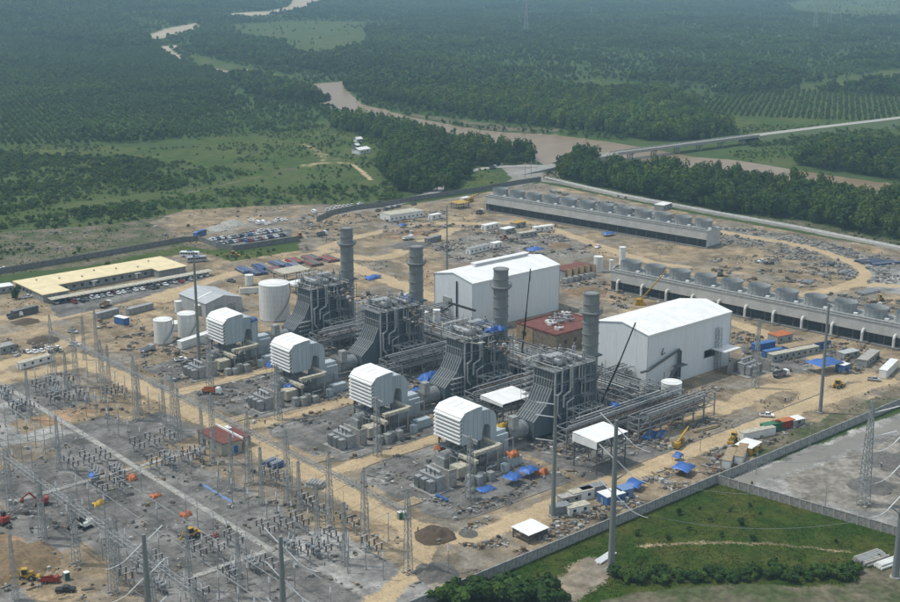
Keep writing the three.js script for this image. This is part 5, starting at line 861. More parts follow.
const loader = proto('backhoe_loader', 'loader', (o) => {
  mesh('body', finish([box(3, 1, 1.6, 0, .8, 0), box(1.3, .7, 1.2, 1.1, 1.8, 0)]), M.yellow, o); mesh('cabin', finish([box(1.4, 1.5, 1.4, -.5, 1.8, 0)]), M.glass, o); mesh('cab_roof', finish([box(1.6, .12, 1.6, -.5, 3.31, 0)]), M.yellow, o);
  mesh('front_bucket', finish([box(.9, .8, 2.2, 3, .3, 0), bar([1.4, 1.4, .6], [2.8, .8, .6], .2), bar([1.4, 1.4, -.6], [2.8, .8, -.6], .2)]), M.yellow, o); mesh('boom', finish([bar([-1.5, 1.4, 0], [-2.8, 3.2, 0], .3), bar([-2.8, 3.2, 0], [-4, 1.6, 0], .24), box(.6, .7, .7, -4.1, .9, 0)]), M.yellow, o); wheels(o, c4(-1.1, 1.3, .9), W3, R3, .75);
});
const excavator = proto('excavator', 'excavator', (o) => {
  for (const z of [-1.1, 1.1]) mesh('track', finish([sideProfile([[-1.9, .2], [-1.9, .7], [-1.6, .95], [1.6, .95], [1.9, .7], [1.9, .2], [1.6, 0], [-1.6, 0]], .6).translate(0, 0, z)]), M.dark, o);
  mesh('body', finish([box(3.2, 1.1, 2.5, -.4, 1.05, 0), box(1, .5, 2.3, -1.5, 2.15, 0)]), M.orange, o); mesh('cabin', finish([box(1.4, 1.5, 1, .5, 2.15, .7)]), M.glass, o); mesh('boom', finish([bar([1, 1.8, -.2], [3.4, 4.4, -.2], .45), bar([3.4, 4.4, -.2], [5.8, 2.6, -.2], .35), box(1, .9, 1.1, 5.7, 1.5, -.2)]), M.orange, o);
});
const mcrane = proto('mobile_crane', 'crane', (o) => {
  mesh('chassis', finish([box(9, .9, 2.5, 0, .8, 0), box(1.8, 1.4, 2.3, 4, 1.7, 0)]), M.yellow, o); mesh('superstructure', finish([box(4, 1.5, 2.4, -1.8, 1.8, 0), box(1.6, 1.4, 2.4, -4, 2, 0)]), M.yellow, o); mesh('cabin', finish([box(1.5, 1.5, 1, .2, 1.85, 1)]), M.glass, o);
  mesh('boom', finish([bar([-2.6, 3.3, 0], [9, 5.4, 0], .9, .8), bar([7, 5.05, 0], [13, 6.1, 0], .6, .55)]), M.yellow, o); mesh('hook', finish([box(.6, 1.4, .6, 13, 4.4, 0)]), M.dark, o); wheels(o, [-3.6, -2.1, 2.2, 3.7].flatMap((x) => [[x, 1.1], [x, -1.1]]), W2, R2, .55);
});
const put = (p, px, py, deg, label, group, mats) => { const q = at(px, py), o = dup(p, q.x, q.z, deg * D, label, group, mats, .06); if (p === mcrane) o.scale.setScalar(.72); if (label.startsWith('red lorry')) o.scale.setScalar(.7); return o; };
const paint = (m) => ({ body: m, roof_panel: m, cab: m });
const carCols = [['white', M.carWhite], ['white', M.carWhite], ['silver', M.carSilver], ['black', M.carBlack], ['red', M.carRed], ['dark grey', M.carGrey], ['dark blue', M.carBlue], ['beige', M.carBeige]];
const colOf = (n) => carCols.find((c) => c[0] === n)[1];
// row before the office carport
[[74, 303, 'red'], [82, 302, 'black'], [86, 300.5, 'dark grey'], [92, 299, 'white'], [97, 298, 'white'], [102, 297, 'silver'], [109, 296, 'white'], [118, 294, 'white'], [123, 293, 'white'], [128, 292, 'silver'], [135, 291, 'white'], [142, 290, 'white'], [152, 289, 'dark grey'], [156, 288, 'black'], [165, 285.5, 'white'], [174, 283, 'white'], [181, 282.5, 'red'], [190, 280.5, 'silver']].forEach(([x, y, c], i) => put(i % 3 ? car : pickup, x, y, 90 + rr(-6, 6), `${c} ${i % 3 ? 'car' : 'pickup'} parked in the row before the office carport`, `${c} vehicles before the carport`, paint(colOf(c))));
// cars under the carport roof
for (let i = 0; i < 24; i++) { const c = pick(carCols); dup(car, -54 + i * 3.6, -229 + rr(-.3, .3), -90 * D, `${c[0]} car parked under the office carport roof`, `${c[0]} cars under the carport`, paint(c[1]), .06); }
// the packed lot behind the wall
[[210, 241, 226, 238, 9], [229, 238.5, 280, 231, 20], [217, 245, 245, 240.5, 13], [246, 242, 285, 235.5, 15], [244, 234.5, 268, 231, 8]].forEach(([x0, y0, x1, y1, n], row) => { for (let i = 0; i < n; i++) { const t = i / (n - 1), c = pick(carCols); put(rnd() < .7 ? car : pickup, x0 + (x1 - x0) * t, y0 + (y1 - y0) * t, 84 + rr(-6, 6), `${c[0]} vehicle in the packed parking lot outside the wall`, `${c[0]} vehicles in the packed lot`, paint(c[1])); } });
[[250, 221, car], [253, 221.5, car], [258, 224, van], [263, 223.5, van], [266, 225, car], [269, 224, car], [275, 222, car], [278, 220.5, pickup], [282, 221, car], [285, 220.5, car]].forEach(([x, y, p]) => put(p, x, y, 70 + rr(-12, 12), 'white vehicle in the small group beyond the packed lot', 'white vehicles beyond the packed lot', paint(M.carWhite)));
[[314, 213, van, 'white van standing alone left of the far parking strip'], [311, 226, car, 'silver car on the dirt below the lone white van']].forEach(([x, y, p, l]) => put(p, x, y, 80, l, null, paint(p === van ? M.carWhite : M.carSilver)));
[[327, 211], [331, 210], [336, 209], [340, 208.4], [344, 207.6], [348, 207], [352, 206.4]].forEach(([x, y]) => put(pickup, x, y, 60 + rr(-8, 8), 'white pickup in the strip beyond the far curved wall', 'white pickups beyond the curved wall', paint(M.carWhite)));
[[360, 204.5, M.carWhite, 'white car apart at the right of the far parking strip'], [379, 203, M.carBlack, 'black car on the road outside the curved wall']].forEach(([x, y, m, l]) => put(car, x, y, 10, l, null, paint(m)));
[[378, 211.5], [386, 210], [392, 208.8], [398, 207.6], [414, 205]].forEach(([x, y]) => put(pickup, x, y, 20, 'dark grey pickup parked inside the far curved wall', 'dark pickups inside the curved wall', paint(M.carGrey)));
[[27, 353, 'white'], [34, 353, 'white'], [41, 352, 'white'], [49, 350, 'white'], [57, 349, 'white'], [38, 350, 'black']].forEach(([x, y, c]) => put(car, x, y, 100, `${c} car in the short row left of the switchyard`, `${c} cars left of the switchyard`, paint(colOf(c))));
[[28, 298, 'white car standing by the left end of the office'], [73, 333, 'silver pickup on the track by the yard corner towers'], [75, 346, 'white pickup just below the silver one by the yard corner'], [181, 361, 'white pickup on the dirt left of the farthest intake'], [4, 270, 'white pickup on the road outside the office wall'], [231, 282, 'dark pickup on the dirt road behind the warehouse'], [598, 248, 'white pickup on the track below the far cooling tower'], [762, 262.5, 'white pickup on open dirt beyond the near tower'], [874, 381, 'silver pickup at the right beside the long trailer'], [767, 417, 'white pickup on the road above the red container']].forEach(([x, y, l]) => put(pickup, x, y, rr(0, 360), l, null, paint(l.startsWith('silver') ? M.carSilver : l.startsWith('dark') ? M.carGrey : M.carWhite)));
put(bus, 200, 236, 28, 'bright blue bus parked outside the office wall'); put(bus, 190, 257, -46, 'long white bus at the right end of the office', null, paint(M.carWhite)); put(bus, 197, 262, -20, 'white and silver bus behind the long white bus', null, paint(M.carSilver));
put(loader, 234, 257, -20, 'yellow loader beside the grass strip outside the office', null); put(truck, 106, 307, 30, 'flatbed lorry with tan load before the parked cars', null, { bed: M.woodPale, cab: M.carWhite }); put(truck, 15, 318, 12, 'white-cabbed lorry hauling the dark green box', null);
put(truck, 212, 394, -50, 'lorry with red-orange tipper and white cab beside the yard', null, { bed: M.orange, cab: M.carWhite }); put(truck, 781, 377, -10, 'grey tipper lorry with white cab near the transformer bank', null, { cab: M.carWhite }); put(truck, 148, 352, 20, 'grey tanker lorry on the dirt below the twin tanks', null, { bed: M.greyRoof, cab: M.carSilver });
put(truck, 408, 240, 0, 'white concrete lorry on the track left of the second stack', null, { bed: M.white, cab: M.carWhite }); put(mcrane, 679, 447, 20, 'yellow mobile crane with lowered boom on the dirt road', null);
put(loader, 733, 442, 200, 'yellow wheel loader beside the white container row', null); put(loader, 880, 301, 20, 'yellow machine in the laydown beyond the near tower', null); put(excavator, 42, 505, 150, 'orange-red excavator at the left edge of the switchyard', null, { body: M.red, boom: M.red });
put(excavator, 86, 528, 190, 'white excavator digging in the left part of the switchyard', null, { body: M.white, boom: M.dark }); put(loader, 27, 580, -30, 'yellow digger on the brown dirt at the lower left', null); put(truck, 50, 583, -35, 'red lorry beside the yellow digger at the lower left', null, { bed: M.red, cab: M.red }); put(pickup, 66, 592, -35, 'dark pickup behind the red lorry at the lower left', null, paint(M.carBlack));
put(excavator, 3, 524, 100, 'red excavator cut by the left edge of the photo', null, { body: M.red, boom: M.red }); put(loader, 192, 538, 10, 'small yellow loader on the gravel between the trenches', null); put(truck, 480, 214, 20, 'flatbed lorry at the corner of the far cooling tower', null);
put(excavator, 720, 276, 40, 'dark excavator among the heaps beyond the near tower', null, { body: M.carGrey, boom: M.carGrey }); put(truck, 365, 420, 0, 'red truck on the gravel between the two nearest units', null, { bed: M.red, cab: M.red }); put(mcrane, 470, 202, 12, 'yellow crane lorry by the far wall', null);
put(loader, 505, 240, 30, 'orange loader in the middle laydown', null, { body: M.orange, boom: M.orange, front_bucket: M.orange }); put(loader, 300, 238, 80, 'brown-orange machine beside the curved wall end', null, { body: M.orange, boom: M.tan }); put(truck, 322, 236, 10, 'white truck beside the brown-orange machine', null); put(loader, 838, 388, 0, 'yellow beam-like loader at the right by the wall', null);
put(car, 640, 128, 8, 'small dark car driving on the far road past the bridge', null, paint(M.carBlack)); put(truck, 493, 169, 10, 'white truck at the road junction by the river', null); put(car, 502, 165, 20, 'white car at the road junction by the river', null, paint(M.carWhite));
// crawler crane booms standing among the units
function craneBoom(label, px, py, h, lean, m, L) { const p = at(px, py), t = thing('crawler_crane', label, 'crane', p.x, 0, p.z, -YAW); mesh('base', [box(5, 1.2, 3.4, 0, .04, 0), box(3.4, 1.8, 2.8, -.4, 1.3, 0)], m, t); mesh('boom', L ? [bar([0, 2.4, 0], [lean, h, 0], .5, .45)] : [bar([0, 2.4, 0], [lean * .6, h * .6, 0], .6, .55), bar([lean * .55, h * .55, 0], [lean, h, 0], .42, .36)], m, t); mesh('hook_line', [rod([lean, h, 0], [lean, h - 5, 0], .06, 5)], M.steelDark, t); }
craneBoom('dark telescopic crane boom leaning right beside the nearest stack', 596, 420, 37, 13, M.black); craneBoom('dark upright crane boom in front of the far turbine hall', 520, 375, 44, 3.5, M.black); craneBoom('yellow crane boom raised in the dirt by the near cooling tower', 640, 305, 17, 12, M.yellow, 1); craneBoom('dark low crane boom between the far hall and the main rack', 430, 325, 14, 16, M.black, 1);
// ---------------------------------------------------------------- tarpaulins
function tarp(label, px, py, h, w, d, ry, m = M.blueTarp, crumple = .5) {
  const p = at(px, py, h), n = 9, g = new THREE.PlaneGeometry(w, d, n, n); g.rotateX(-Math.PI / 2); const q = g.attributes.position, s = rnd() * 50;
  for (let i = 0; i < q.count; i++) { const x = q.getX(i), z = q.getZ(i), e = Math.max(Math.abs(x) / w, Math.abs(z) / d) * 2; q.setY(i, (noise(x * .9 + s, z * .9) - .5) * crumple * 2 - (e > .95 ? crumple * 1.2 : 0)); q.setX(i, x + (noise(z + s, 3) - .5) * crumple); q.setZ(i, z + (noise(x + s, 9) - .5) * crumple); }
  g.computeVertexNormals();
  const t = thing('tarpaulin', label, 'tarpaulin', p.x, 0, p.z, ry * D); const o = mesh('sheet', g, m, t); o.position.y = h;
  const f = h > 20 ? 24.9 : 0; for (const [a, b] of [[-1, -1], [1, 1], [1, -1], [-1, 1]]) if (h - f > .6) mesh('pole', [rod([a * w * .42, f, b * d * .42], [a * w * .42, h + .1, b * d * .42], .07, 5)], M.steel, t);
}
tarp('blue tarpaulin canopy left of the pair at the nearest unit', 513, 475, 3, 6, 5, 10); tarp('blue tarpaulin canopy right of the pair at the nearest unit', 529, 468, 3, 6, 5, 10); tarp('large blue tarpaulin canopy among the clutter by the wall', 684, 465, 3, 7, 6, 15);
tarp('dark blue tarpaulin canopy near the lawn pole', 635, 481, 2.6, 6, 5, 20); tarp('small blue tarpaulin above the large one by the wall', 678, 454, 2.2, 3.4, 3, 10); tarp('big bright blue tarpaulin roof over the end of the site camp', 825, 361, 4.4, 13, 9, -12, M.blueTarp, .3);
tarp('blue tarpaulin on the roof of the second nearest boiler, left one', 484, 322, 27, 4, 4, 0, M.blueTarp, 1); tarp('blue tarpaulin on the roof of the second nearest boiler, middle one', 492, 327, 27, 5, 4, 0, M.blueTarp, 1.2); tarp('blue tarpaulin on the roof of the second nearest boiler, right one', 500, 326, 27, 4, 5, 0, M.blueTarp, 1.2);
tarp('blue tarpaulin ball on the roof of the second farthest boiler', 408, 297, 27, 5, 5, 0, M.blueTarp, 1.6); tarp('crumpled blue tarpaulin heap between the two middle units', 430, 375, 5, 9, 7, 0, M.blueTarp, 1.4); tarp('small blue tarpaulin right of the crumpled heap between units', 417, 389, 6, 5, 4, 0, M.blueTarp, 1);
tarp('blue tarpaulin sheet hung near the farthest boilers', 366, 345, 9, 5, 4, 0, M.blueTarp, .6); tarp('blue tarpaulin inside the pipe frame of the second nearest boiler', 498, 376, 8, 4, 4, 0, M.blueTarp, 1); tarp('blue tarpaulin on the pipe rack of the nearest boiler', 616, 403, 10, 4, 3, 0, M.blueTarp, .8);
tarp('blue tarpaulin on the cooling modules of the farthest unit', 273, 362, 8, 4.5, 4.5, 0, M.blueTarp, 1.2); tarp('blue tarpaulin over the second farthest turbine', 292, 384, 5, 7, 4, 0, M.blueTarp, 1.2); tarp('blue tarpaulin on the farthest air intake roof', 252, 318, 17.6, 3.6, 3.6, 0, M.blueTarp, .8);
tarp('blue tarpaulin canopy in the middle laydown by the far hall', 535, 248, 4, 9, 7, 0); tarp('blue tarpaulin at the foot of the far cooling tower', 609, 232.5, 2, 8, 4, -10); tarp('white and blue tarpaulin beside the round stack in the far laydown', 403, 224, 2, 5, 4, 0); tarp('blue tarpaulin on the dirt behind the second stack', 373, 276, 1.4, 9, 5, 0, M.blueTarp, .6);
tarp('flat blue and grey sheet lying on the nearest unit pad', 486, 488, .5, 6, 4, 0, M.blueTarp, .3); tarp('blue sheet in the switchyard by the breaker', 93, 474, 3, 3, 3, 0); tarp('orange sheet beside the blue tarpaulins of the nearest unit', 541, 469, 1.6, 3, 4, 30, M.orange, 1); tarp('orange tarpaulin under the nearest air intake', 440, 447, 5, 2.4, 3, 0, M.orange, 1.2); tarp('orange tarpaulin beside the nearest turbine', 513, 452, 5, 4, 3, 0, M.orange, 1); tarp('yellow sheet between the nearest unit and the white shed', 503, 423, 9, 4, 3, 0, M.yellow, 1);
tarp('red-orange sheet lying in the middle switchyard', 132, 476, 1.2, 3, 3, 0, M.orange, .8); tarp('orange sheet on the switchyard gravel', 156, 494, .8, 3.4, 2.6, 0, M.orange, .6); tarp('orange sheet right of the other on the switchyard gravel', 186, 513, .8, 3.4, 2.6, 0, M.orange, .6); tarp('orange sheet near the long trench in the lower switchyard', 216, 534, .8, 2.4, 2.6, 0, M.red, .8); tarp('yellow sheet on the left switchyard gravel', 99, 502, .8, 4, 2.6, 0, M.yellow, .6); tarp('blue plastic strip along the switchyard gravel', 216, 492, .3, 1.1, 20, 0, M.shirt, .2);
// ---------------------------------------------------------------- heaps, stacks, drums, toilets
function heap(label, px, py, r, h, m) { const p = at(px, py), g = new THREE.CircleGeometry(r, 28, 0, 6.2832), n = 12, q = new THREE.PlaneGeometry(2 * r, 2 * r, 18, 18); q.rotateX(-Math.PI / 2); const a = q.attributes.position, s = rnd() * 99; for (let i = 0; i < a.count; i++) { const x = a.getX(i), z = a.getZ(i), d = Math.hypot(x, z) / r * (1 + .35 * (noise(x * .5 + s, z * .5) - .5)); a.setY(i, Math.max(-.3, h * (1 - d ** 1.3) * (.75 + .5 * noise(x * .8 + s, z * .8)))); } q.computeVertexNormals(); const o = mesh('earth_heap', [q], m); o.position.set(p.x, .05, p.z); tag(o, label, 'heap'); }
heap('dark brown soil heap on the dirt below the nearest unit', 434, 536, 6, 3, M.soilPile); heap('grey gravel heap beside the perimeter wall at the bottom', 435, 573, 6, 2.4, M.gravelPile); heap('small grey heap right of the soil heap', 468, 534, 3, 1.2, M.gravelPile); heap('dark gravel heap on the left track', 43, 341, 7, 2.2, M.soilPile); heap('brown heap by the lorry at the left edge', 26, 322, 6, 1.6, M.soilPile);
heap('pale sand heap beyond the office wall, left one', 219, 229, 8, 2.5, M.palePile); heap('pale sand heap beyond the office wall, right one', 233, 224, 8, 2.6, M.palePile); heap('long grey gravel heap beside the second stack', 412, 246, 11, 2.5, M.gravelPile); heap('brown earth bank at the lower left corner', 8, 565, 14, 4, M.dirtPile); heap('tan earth bank behind the near cooling tower end', 588, 292, 9, 2.5, M.dirtPile); heap('brown dirt heap before the far cooling tower', 560, 246, 7, 2, M.dirtPile); heap('grey gravel heap inside the compound', 872, 486, 7, 2.6, M.gravelPile); heap('grey heap at the compound right edge', 892, 462, 9, 2, M.gravelPile); heap('dirt heap by the hedge of the lawn', 800, 425, 3, 1.5, M.gravelPile);
function stackOf(label, px, py, n, r, L, ry, m, rows = 2) { const p = at(px, py), t = thing('pipe_stack', label, 'pipes', p.x, 0, p.z, ry * D); for (let k = 0; k < rows; k++) for (let i = 0; i < n - k; i++) mesh('pipe', [pipeX(r, L * rr(.85, 1), rr(-.3, .3), .1 + r + k * r * 1.75, (i - (n - k) / 2) * r * 2.06, 8)], Array.isArray(m) ? pick(m) : m, t); }
[[246, 271, 'blue'], [262, 268, 'blue'], [279, 265, 'blue'], [296, 262, 'red'], [312, 259, 'red'], [258, 273, 'blue'], [276, 271, 'red'], [294, 267, 'blue'], [313, 264, 'red'], [330, 260, 'red']].forEach(([x, y, c], i) => stackOf(`row of ${c} pipes in the laydown behind the tanks, ${ordinal[i]} from the left`, x, y, 10, .38, 13, 82, c === 'blue' ? [M.navy, M.carBlue, M.steel, M.carGrey] : [M.pipeRust, M.carRed, M.steelDark, M.carGrey], 2));
[[262, 291, 'left'], [268, 293, 'right']].forEach(([x, y, w]) => stackOf(`green gas cylinders on a rack behind the largest tank, ${w} bundle`, x, y, 3, .8, 8, -20, M.green, 1));
stackOf('bundle of blue-grey pipes on the laydown beside the nearest rack', 650, 437, 6, .3, 9, 20, [M.steel, M.bluePaint, M.galv]); stackOf('bundle of blue pipes left of the crane on the laydown', 661, 436, 5, .3, 8, 25, [M.bluePaint, M.galv]); stackOf('rusty steel pipes on the laydown by the end shed', 640, 432, 5, .3, 10, 5, [M.pipeRust, M.steelDark]); stackOf('steel beams stacked on dirt beyond the near tower', 870, 262, 12, .3, 16, -20, [M.steelDark, M.navy]); stackOf('dark steel bundle right of the stacked beams', 885, 264, 10, .3, 18, -20, [M.navy, M.steel]); stackOf('blue drums in a row on the nearest unit pad', 443, 500, 6, .45, 1.2, 0, M.bluePaint, 1); stackOf('pale timber stack by the dirt road', 706, 430, 4, .25, 12, -10, M.woodPale, 2); stackOf('white pipes laid beside the lawn pole', 606, 559, 4, .3, 9, 10, M.insulatorPale, 1); stackOf('pale steel sections lying at the right end of the lawn', 872, 561, 7, .4, 10, -10, [M.galv, M.concretePale], 2); stackOf('white pole sections right of the pale steel sections', 888, 566, 4, .4, 8, -10, M.white, 2); stackOf('white bags piled on dirt near the yard gantry', 317, 487, 6, .5, 4, 30, [M.concretePale, M.white], 2); stackOf('blue and grey drums piled by the control building', 275, 466, 7, .5, 5, 10, [M.bluePaint, M.galv, M.navy], 2);
stackOf('dark pipes in a heap beyond the near cooling tower, left', 832, 265, 8, .35, 7, 30, [M.steelDark, M.black]); stackOf('dark pipes in a heap beyond the near cooling tower, right', 847, 274, 9, .35, 9, 10, [M.steelDark, M.galv]); stackOf('grey pipes beside the track beyond the near tower', 808, 283, 8, .3, 8, 15, [M.steel, M.galv]); stackOf('grey girders beside the yellow machine beyond the tower', 868, 293, 9, .3, 14, -8, [M.steel, M.galv]);
for (const [x, y, c, l] of [[67, 580, M.teal, 'teal portable toilet at the lower left dirt'], [400, 519, M.green, 'green box hung at the foot of the near gantry tower'], [405, 519, M.green, 'second green box beside the near gantry tower']]) { const p = at(x, y), t = thing('portable_toilet', l, 'toilet', p.x, 0, p.z); mesh('body', [box(1.3, 2.2, 1.3, 0, .05, 0)], c, t); mesh('roof', [box(1.4, .2, 1.4, 0, 2.26, 0)], M.white, t); mesh('door', [box(.06, 1.9, .9, -.68, .15, 0)], M.wallGrey, t); }
for (const [i, v] of [UNIT[1], UNIT[2], UNIT[3]].entries()) { const t = thing('timber_mat', `pale timber mat on the pad edge of the ${RANK[i + 1]} unit`, 'mat', -72, 0, v + 12, 0, 'timber mats'); for (let k = 0; k < 5; k++) mesh('plank', [box(9.5, .25, .9, 0, .1, k * .96)], M.woodPale, t); }
// parking of motorbike-like drums and small cargo in the corner of the nearest pad
const palette = [[.5, .49, .46], [.3, .29, .27], [.16, .16, .16], [.1, .1, .1], [.36, .35, .33], [.24, .16, .1], [.32, .235, .14], [.2, .17, .13], [.34, .28, .2], [.26, .25, .23], [.14, .12, .1], [.22, .21, .2], [.62, .61, .58]];
const stonePalette = [[.4, .39, .36], [.3, .29, .27], [.24, .22, .19], [.34, .32, .28], [.2, .2, .2], [.46, .44, .4]];
const debris = { debris_block: [], debris_plank: [], debris_pipe: [] };
const inside = (p, x, z) => { let c = false; for (let i = 0, j = p.length - 1; i < p.length; j = i++) if ((p[i][1] > z) !== (p[j][1] > z) && x < (p[j][0] - p[i][0]) * (z - p[i][1]) / (p[j][1] - p[i][1]) + p[i][0]) c = !c; return c; };
function litter(poly, n, s, cl = .45, raw = false, y = .06, grey = false) { const p = raw ? poly : P2(poly); let x0 = 1e9, x1 = -1e9, z0 = 1e9, z1 = -1e9; for (const [x, z] of p) { x0 = Math.min(x0, x); x1 = Math.max(x1, x); z0 = Math.min(z0, z); z1 = Math.max(z1, z); } let k = 0; for (let i = 0; i < n * 6 && k < n; i++) { const x = rr(x0, x1), z = rr(z0, z1); if (!inside(p, x, z) || noise(x * .16 + 31, z * .16) < cl || SITE.at(x, z) === TRACK) continue; k++; const q = rnd(); debris[q < .5 ? 'debris_block' : q < .8 ? 'debris_plank' : 'debris_pipe'].push([x, y, z, s * (.22 + 1.5 * rnd() ** 3), grey]); } }
litter([[640, 480], [690, 446], [760, 424], [800, 424], [740, 468], [660, 502], [600, 520], [590, 505]], 900, .9); litter([[480, 520], [560, 508], [600, 515], [560, 540], [480, 570], [440, 580], [430, 545]], 700, .8); litter([[420, 228], [480, 222], [560, 226], [600, 250], [540, 262], [450, 262], [425, 250]], 1300, 1.1, .5); litter([[735, 330], [860, 345], [895, 362], [860, 375], [760, 372], [730, 345]], 700, 1); litter([[90, 320], [160, 330], [230, 350], [190, 372], [120, 350]], 600, 1); litter([[690, 222], [800, 236], [900, 262], [900, 285], [840, 280], [760, 250], [700, 240]], 2600, 1.0, .3, false, .06, true); litter([[385, 215], [450, 210], [470, 222], [400, 236], [384, 232]], 500, 1); litter([[300, 215], [380, 215], [340, 250], [300, 255]], 500, 1); litter([[560, 268], [640, 292], [700, 310], [640, 320], [600, 300], [560, 292]], 500, 1); litter([[770, 290], [900, 300], [900, 330], [800, 310]], 500, 1.1); litter([[700, 255], [840, 258], [830, 290], [720, 280]], 500, 1.1, .5); litter([[640, 420], [700, 412], [712, 440], [660, 452], [630, 440]], 500, .8, .35); litter([[548, 190], [690, 218], [690, 228], [560, 200]], 600, 1.1); litter([[0, 340], [40, 338], [60, 352], [0, 366]], 300, 1); litter([[655, 385], [730, 385], [720, 402], [670, 412]], 250, .8); litter([[0, 232], [130, 224], [180, 214], [290, 206], [290, 220], [180, 236], [0, 262]], 260, 1, .5);
litter(rect(-18, 62, -120, 84), 5200, 1.0, .36, true); litter(rect(-70, -20, -118, 82), 1800, .8, .46, true); litter(rect(-165, -88, -125, 108), 1500, .7, .48, true); litter(rect(-200, -160, -20, 100), 500, .9, .45, true); litter([[415, 500], [470, 515], [510, 505], [530, 490], [545, 478], [510, 490], [470, 508], [430, 498]], 320, .7, .1); litter(rect(0, 18, -100, 52), 500, .9, .3, true, 25.1);
const dg = { debris_block: finish([box(1, .7, .9), box(.5, .4, .6, .5, 0, .4, .5)]), debris_plank: finish([box(2.4, .12, .35), box(2.1, .12, .3, .1, .13, .2, .3)]), debris_pipe: finish([pipeX(.14, 2.8, 0, .16, 0, 6), pipeX(.14, 2.4, .2, .16, .32, 6)]) };
for (const [name, list] of Object.entries(debris)) { const o = new THREE.InstancedMesh(dg[name], new THREE.MeshStandardMaterial({ roughness: .8, map: TX.rough }), list.length), c = new THREE.Color(); o.name = name; o.castShadow = o.receiveShadow = true; list.forEach(([x, y, z, s, grey], i) => { _q.setFromAxisAngle(V(0, 1, 0), rr(0, 6.28)); _m.compose(V(x, y, z), _q, V(s, s * rr(.6, 1.5), s)); o.setMatrixAt(i, _m); o.setColorAt(i, c.setRGB(...pick(grey ? stonePalette : palette))); }); scene.add(o); tag(o, { debris_block: 'scattered crates and small building rubble all over the site', debris_plank: 'scattered planks and boards all over the site', debris_pipe: 'scattered short pipes and bars all over the site' }[name], 'debris', null, 'stuff'); }
// low weeds on disturbed ground
{ const w = []; for (let i = 0; i < 24000; i++) { const x = rr(-160, 420), z = rr(-420, 116), id = SITE.at(x, z); if ((id === DIRT || id === BROWN || id === GRASS) && noise(x * .07 + 60, z * .07) > (id === DIRT ? .74 : .5) && !(x > -20 && x < 66 && z > -122 && z < 66)) w.push([x, z, rr(.12, .36)]); } instances('weeds', 'low green weeds growing on the disturbed dirt', 'weeds', [bushCrowns[1]], [LEAF[1]], w); }
// ---------------------------------------------------------------- people
const personG = (() => { const q = (a, b, r, r2) => { const g = rod(a, b, r, 8, r2), s = new THREE.SphereGeometry(r2, 8, 6); s.translate(...b); return [g, s]; }; return { legs: finish([...q([.03, 0, .1], [0, .46, .1], .07, .08), ...q([0, .46, .1], [0, .9, .09], .08, .11), ...q([-.06, 0, -.1], [.05, .46, -.1], .07, .08), ...q([.05, .46, -.1], [0, .9, -.09], .08, .11), box(.24, .09, .1, .07, 0, .1), box(.24, .09, .1, -.02, 0, -.1)]), top: finish([...q([0, .88, 0], [0, 1.4, 0], .17, .17), ...q([0, 1.38, .2], [.05, 1.1, .27], .07, .06), ...q([.05, 1.1, .27], [.2, .92, .24], .06, .05), ...q([0, 1.38, -.2], [-.04, 1.1, -.27], .07, .06), ...q([-.04, 1.1, -.27], [.1, .9, -.25], .06, .05)]), head: finish([new THREE.SphereGeometry(.115, 12, 10).scale(1, 1.2, .95).translate(0, 1.63, 0), cyl(.06, .06, .14, 0, 1.42, 0, 8), new THREE.SphereGeometry(.03, 6, 5).translate(.115, 1.61, 0), ...[-.115, .115].map((z) => new THREE.SphereGeometry(.03, 6, 5).translate(0, 1.63, z)), box(.12, .18, .05, .22, .76, .24), box(.12, .18, .05, .12, .74, -.25)]), hat: finish([new THREE.SphereGeometry(.145, 12, 6, 0, 6.3, 0, 1.6).translate(0, 1.67, 0), cyl(.18, .18, .02, .03, 1.66, 0, 12)]) }; })();
[[761, 403, 'blue shirt by the far roadside, left of the pair', M.shirt, M.white], [764, 403.5, 'orange vest by the far roadside, right of the pair', M.hivis, M.white], [785, 402, 'dark shirt on the road kerb, left of three', M.navy, M.white], [791, 401, 'blue shirt on the road kerb, middle of three', M.shirt, M.yellow], [798, 399.5, 'orange vest on the road kerb, right of three', M.hivis, M.white], [845, 387, 'dark shirt alone by the right track', M.navy, M.white], [385, 467, 'dark shirt alone on the lane between the nearest pads', M.navy, M.white], [418, 532, 'brown shirt beside the near soil heap', M.pipeRust, M.yellow], [240, 397, 'dark shirt on the gravel by the second farthest unit', M.navy, M.white], [265, 424, 'red shirt on the gravel below the second farthest unit', M.red, M.white], [709, 437, 'dark shirt on the road near the mobile crane', M.navy, M.white], [732, 428, 'blue shirt on the road by the loader', M.shirt, M.white], [881, 468, 'dark shirt inside the gravel compound', M.navy, M.white], [550, 478, 'blue shirt by the tarpaulins of the nearest unit', M.shirt, M.yellow]].forEach(([x, y, l, m, hat]) => { const p = at(x, y), t = thing('person', 'person in ' + l, 'person', p.x, .06, p.z, rr(0, 6.28)); const b = mesh('body', personG.head, M.skin, t); mesh('trousers', personG.legs, M.navy, b); mesh('shirt', personG.top, m, b); mesh('helmet', personG.hat, hat, b); });
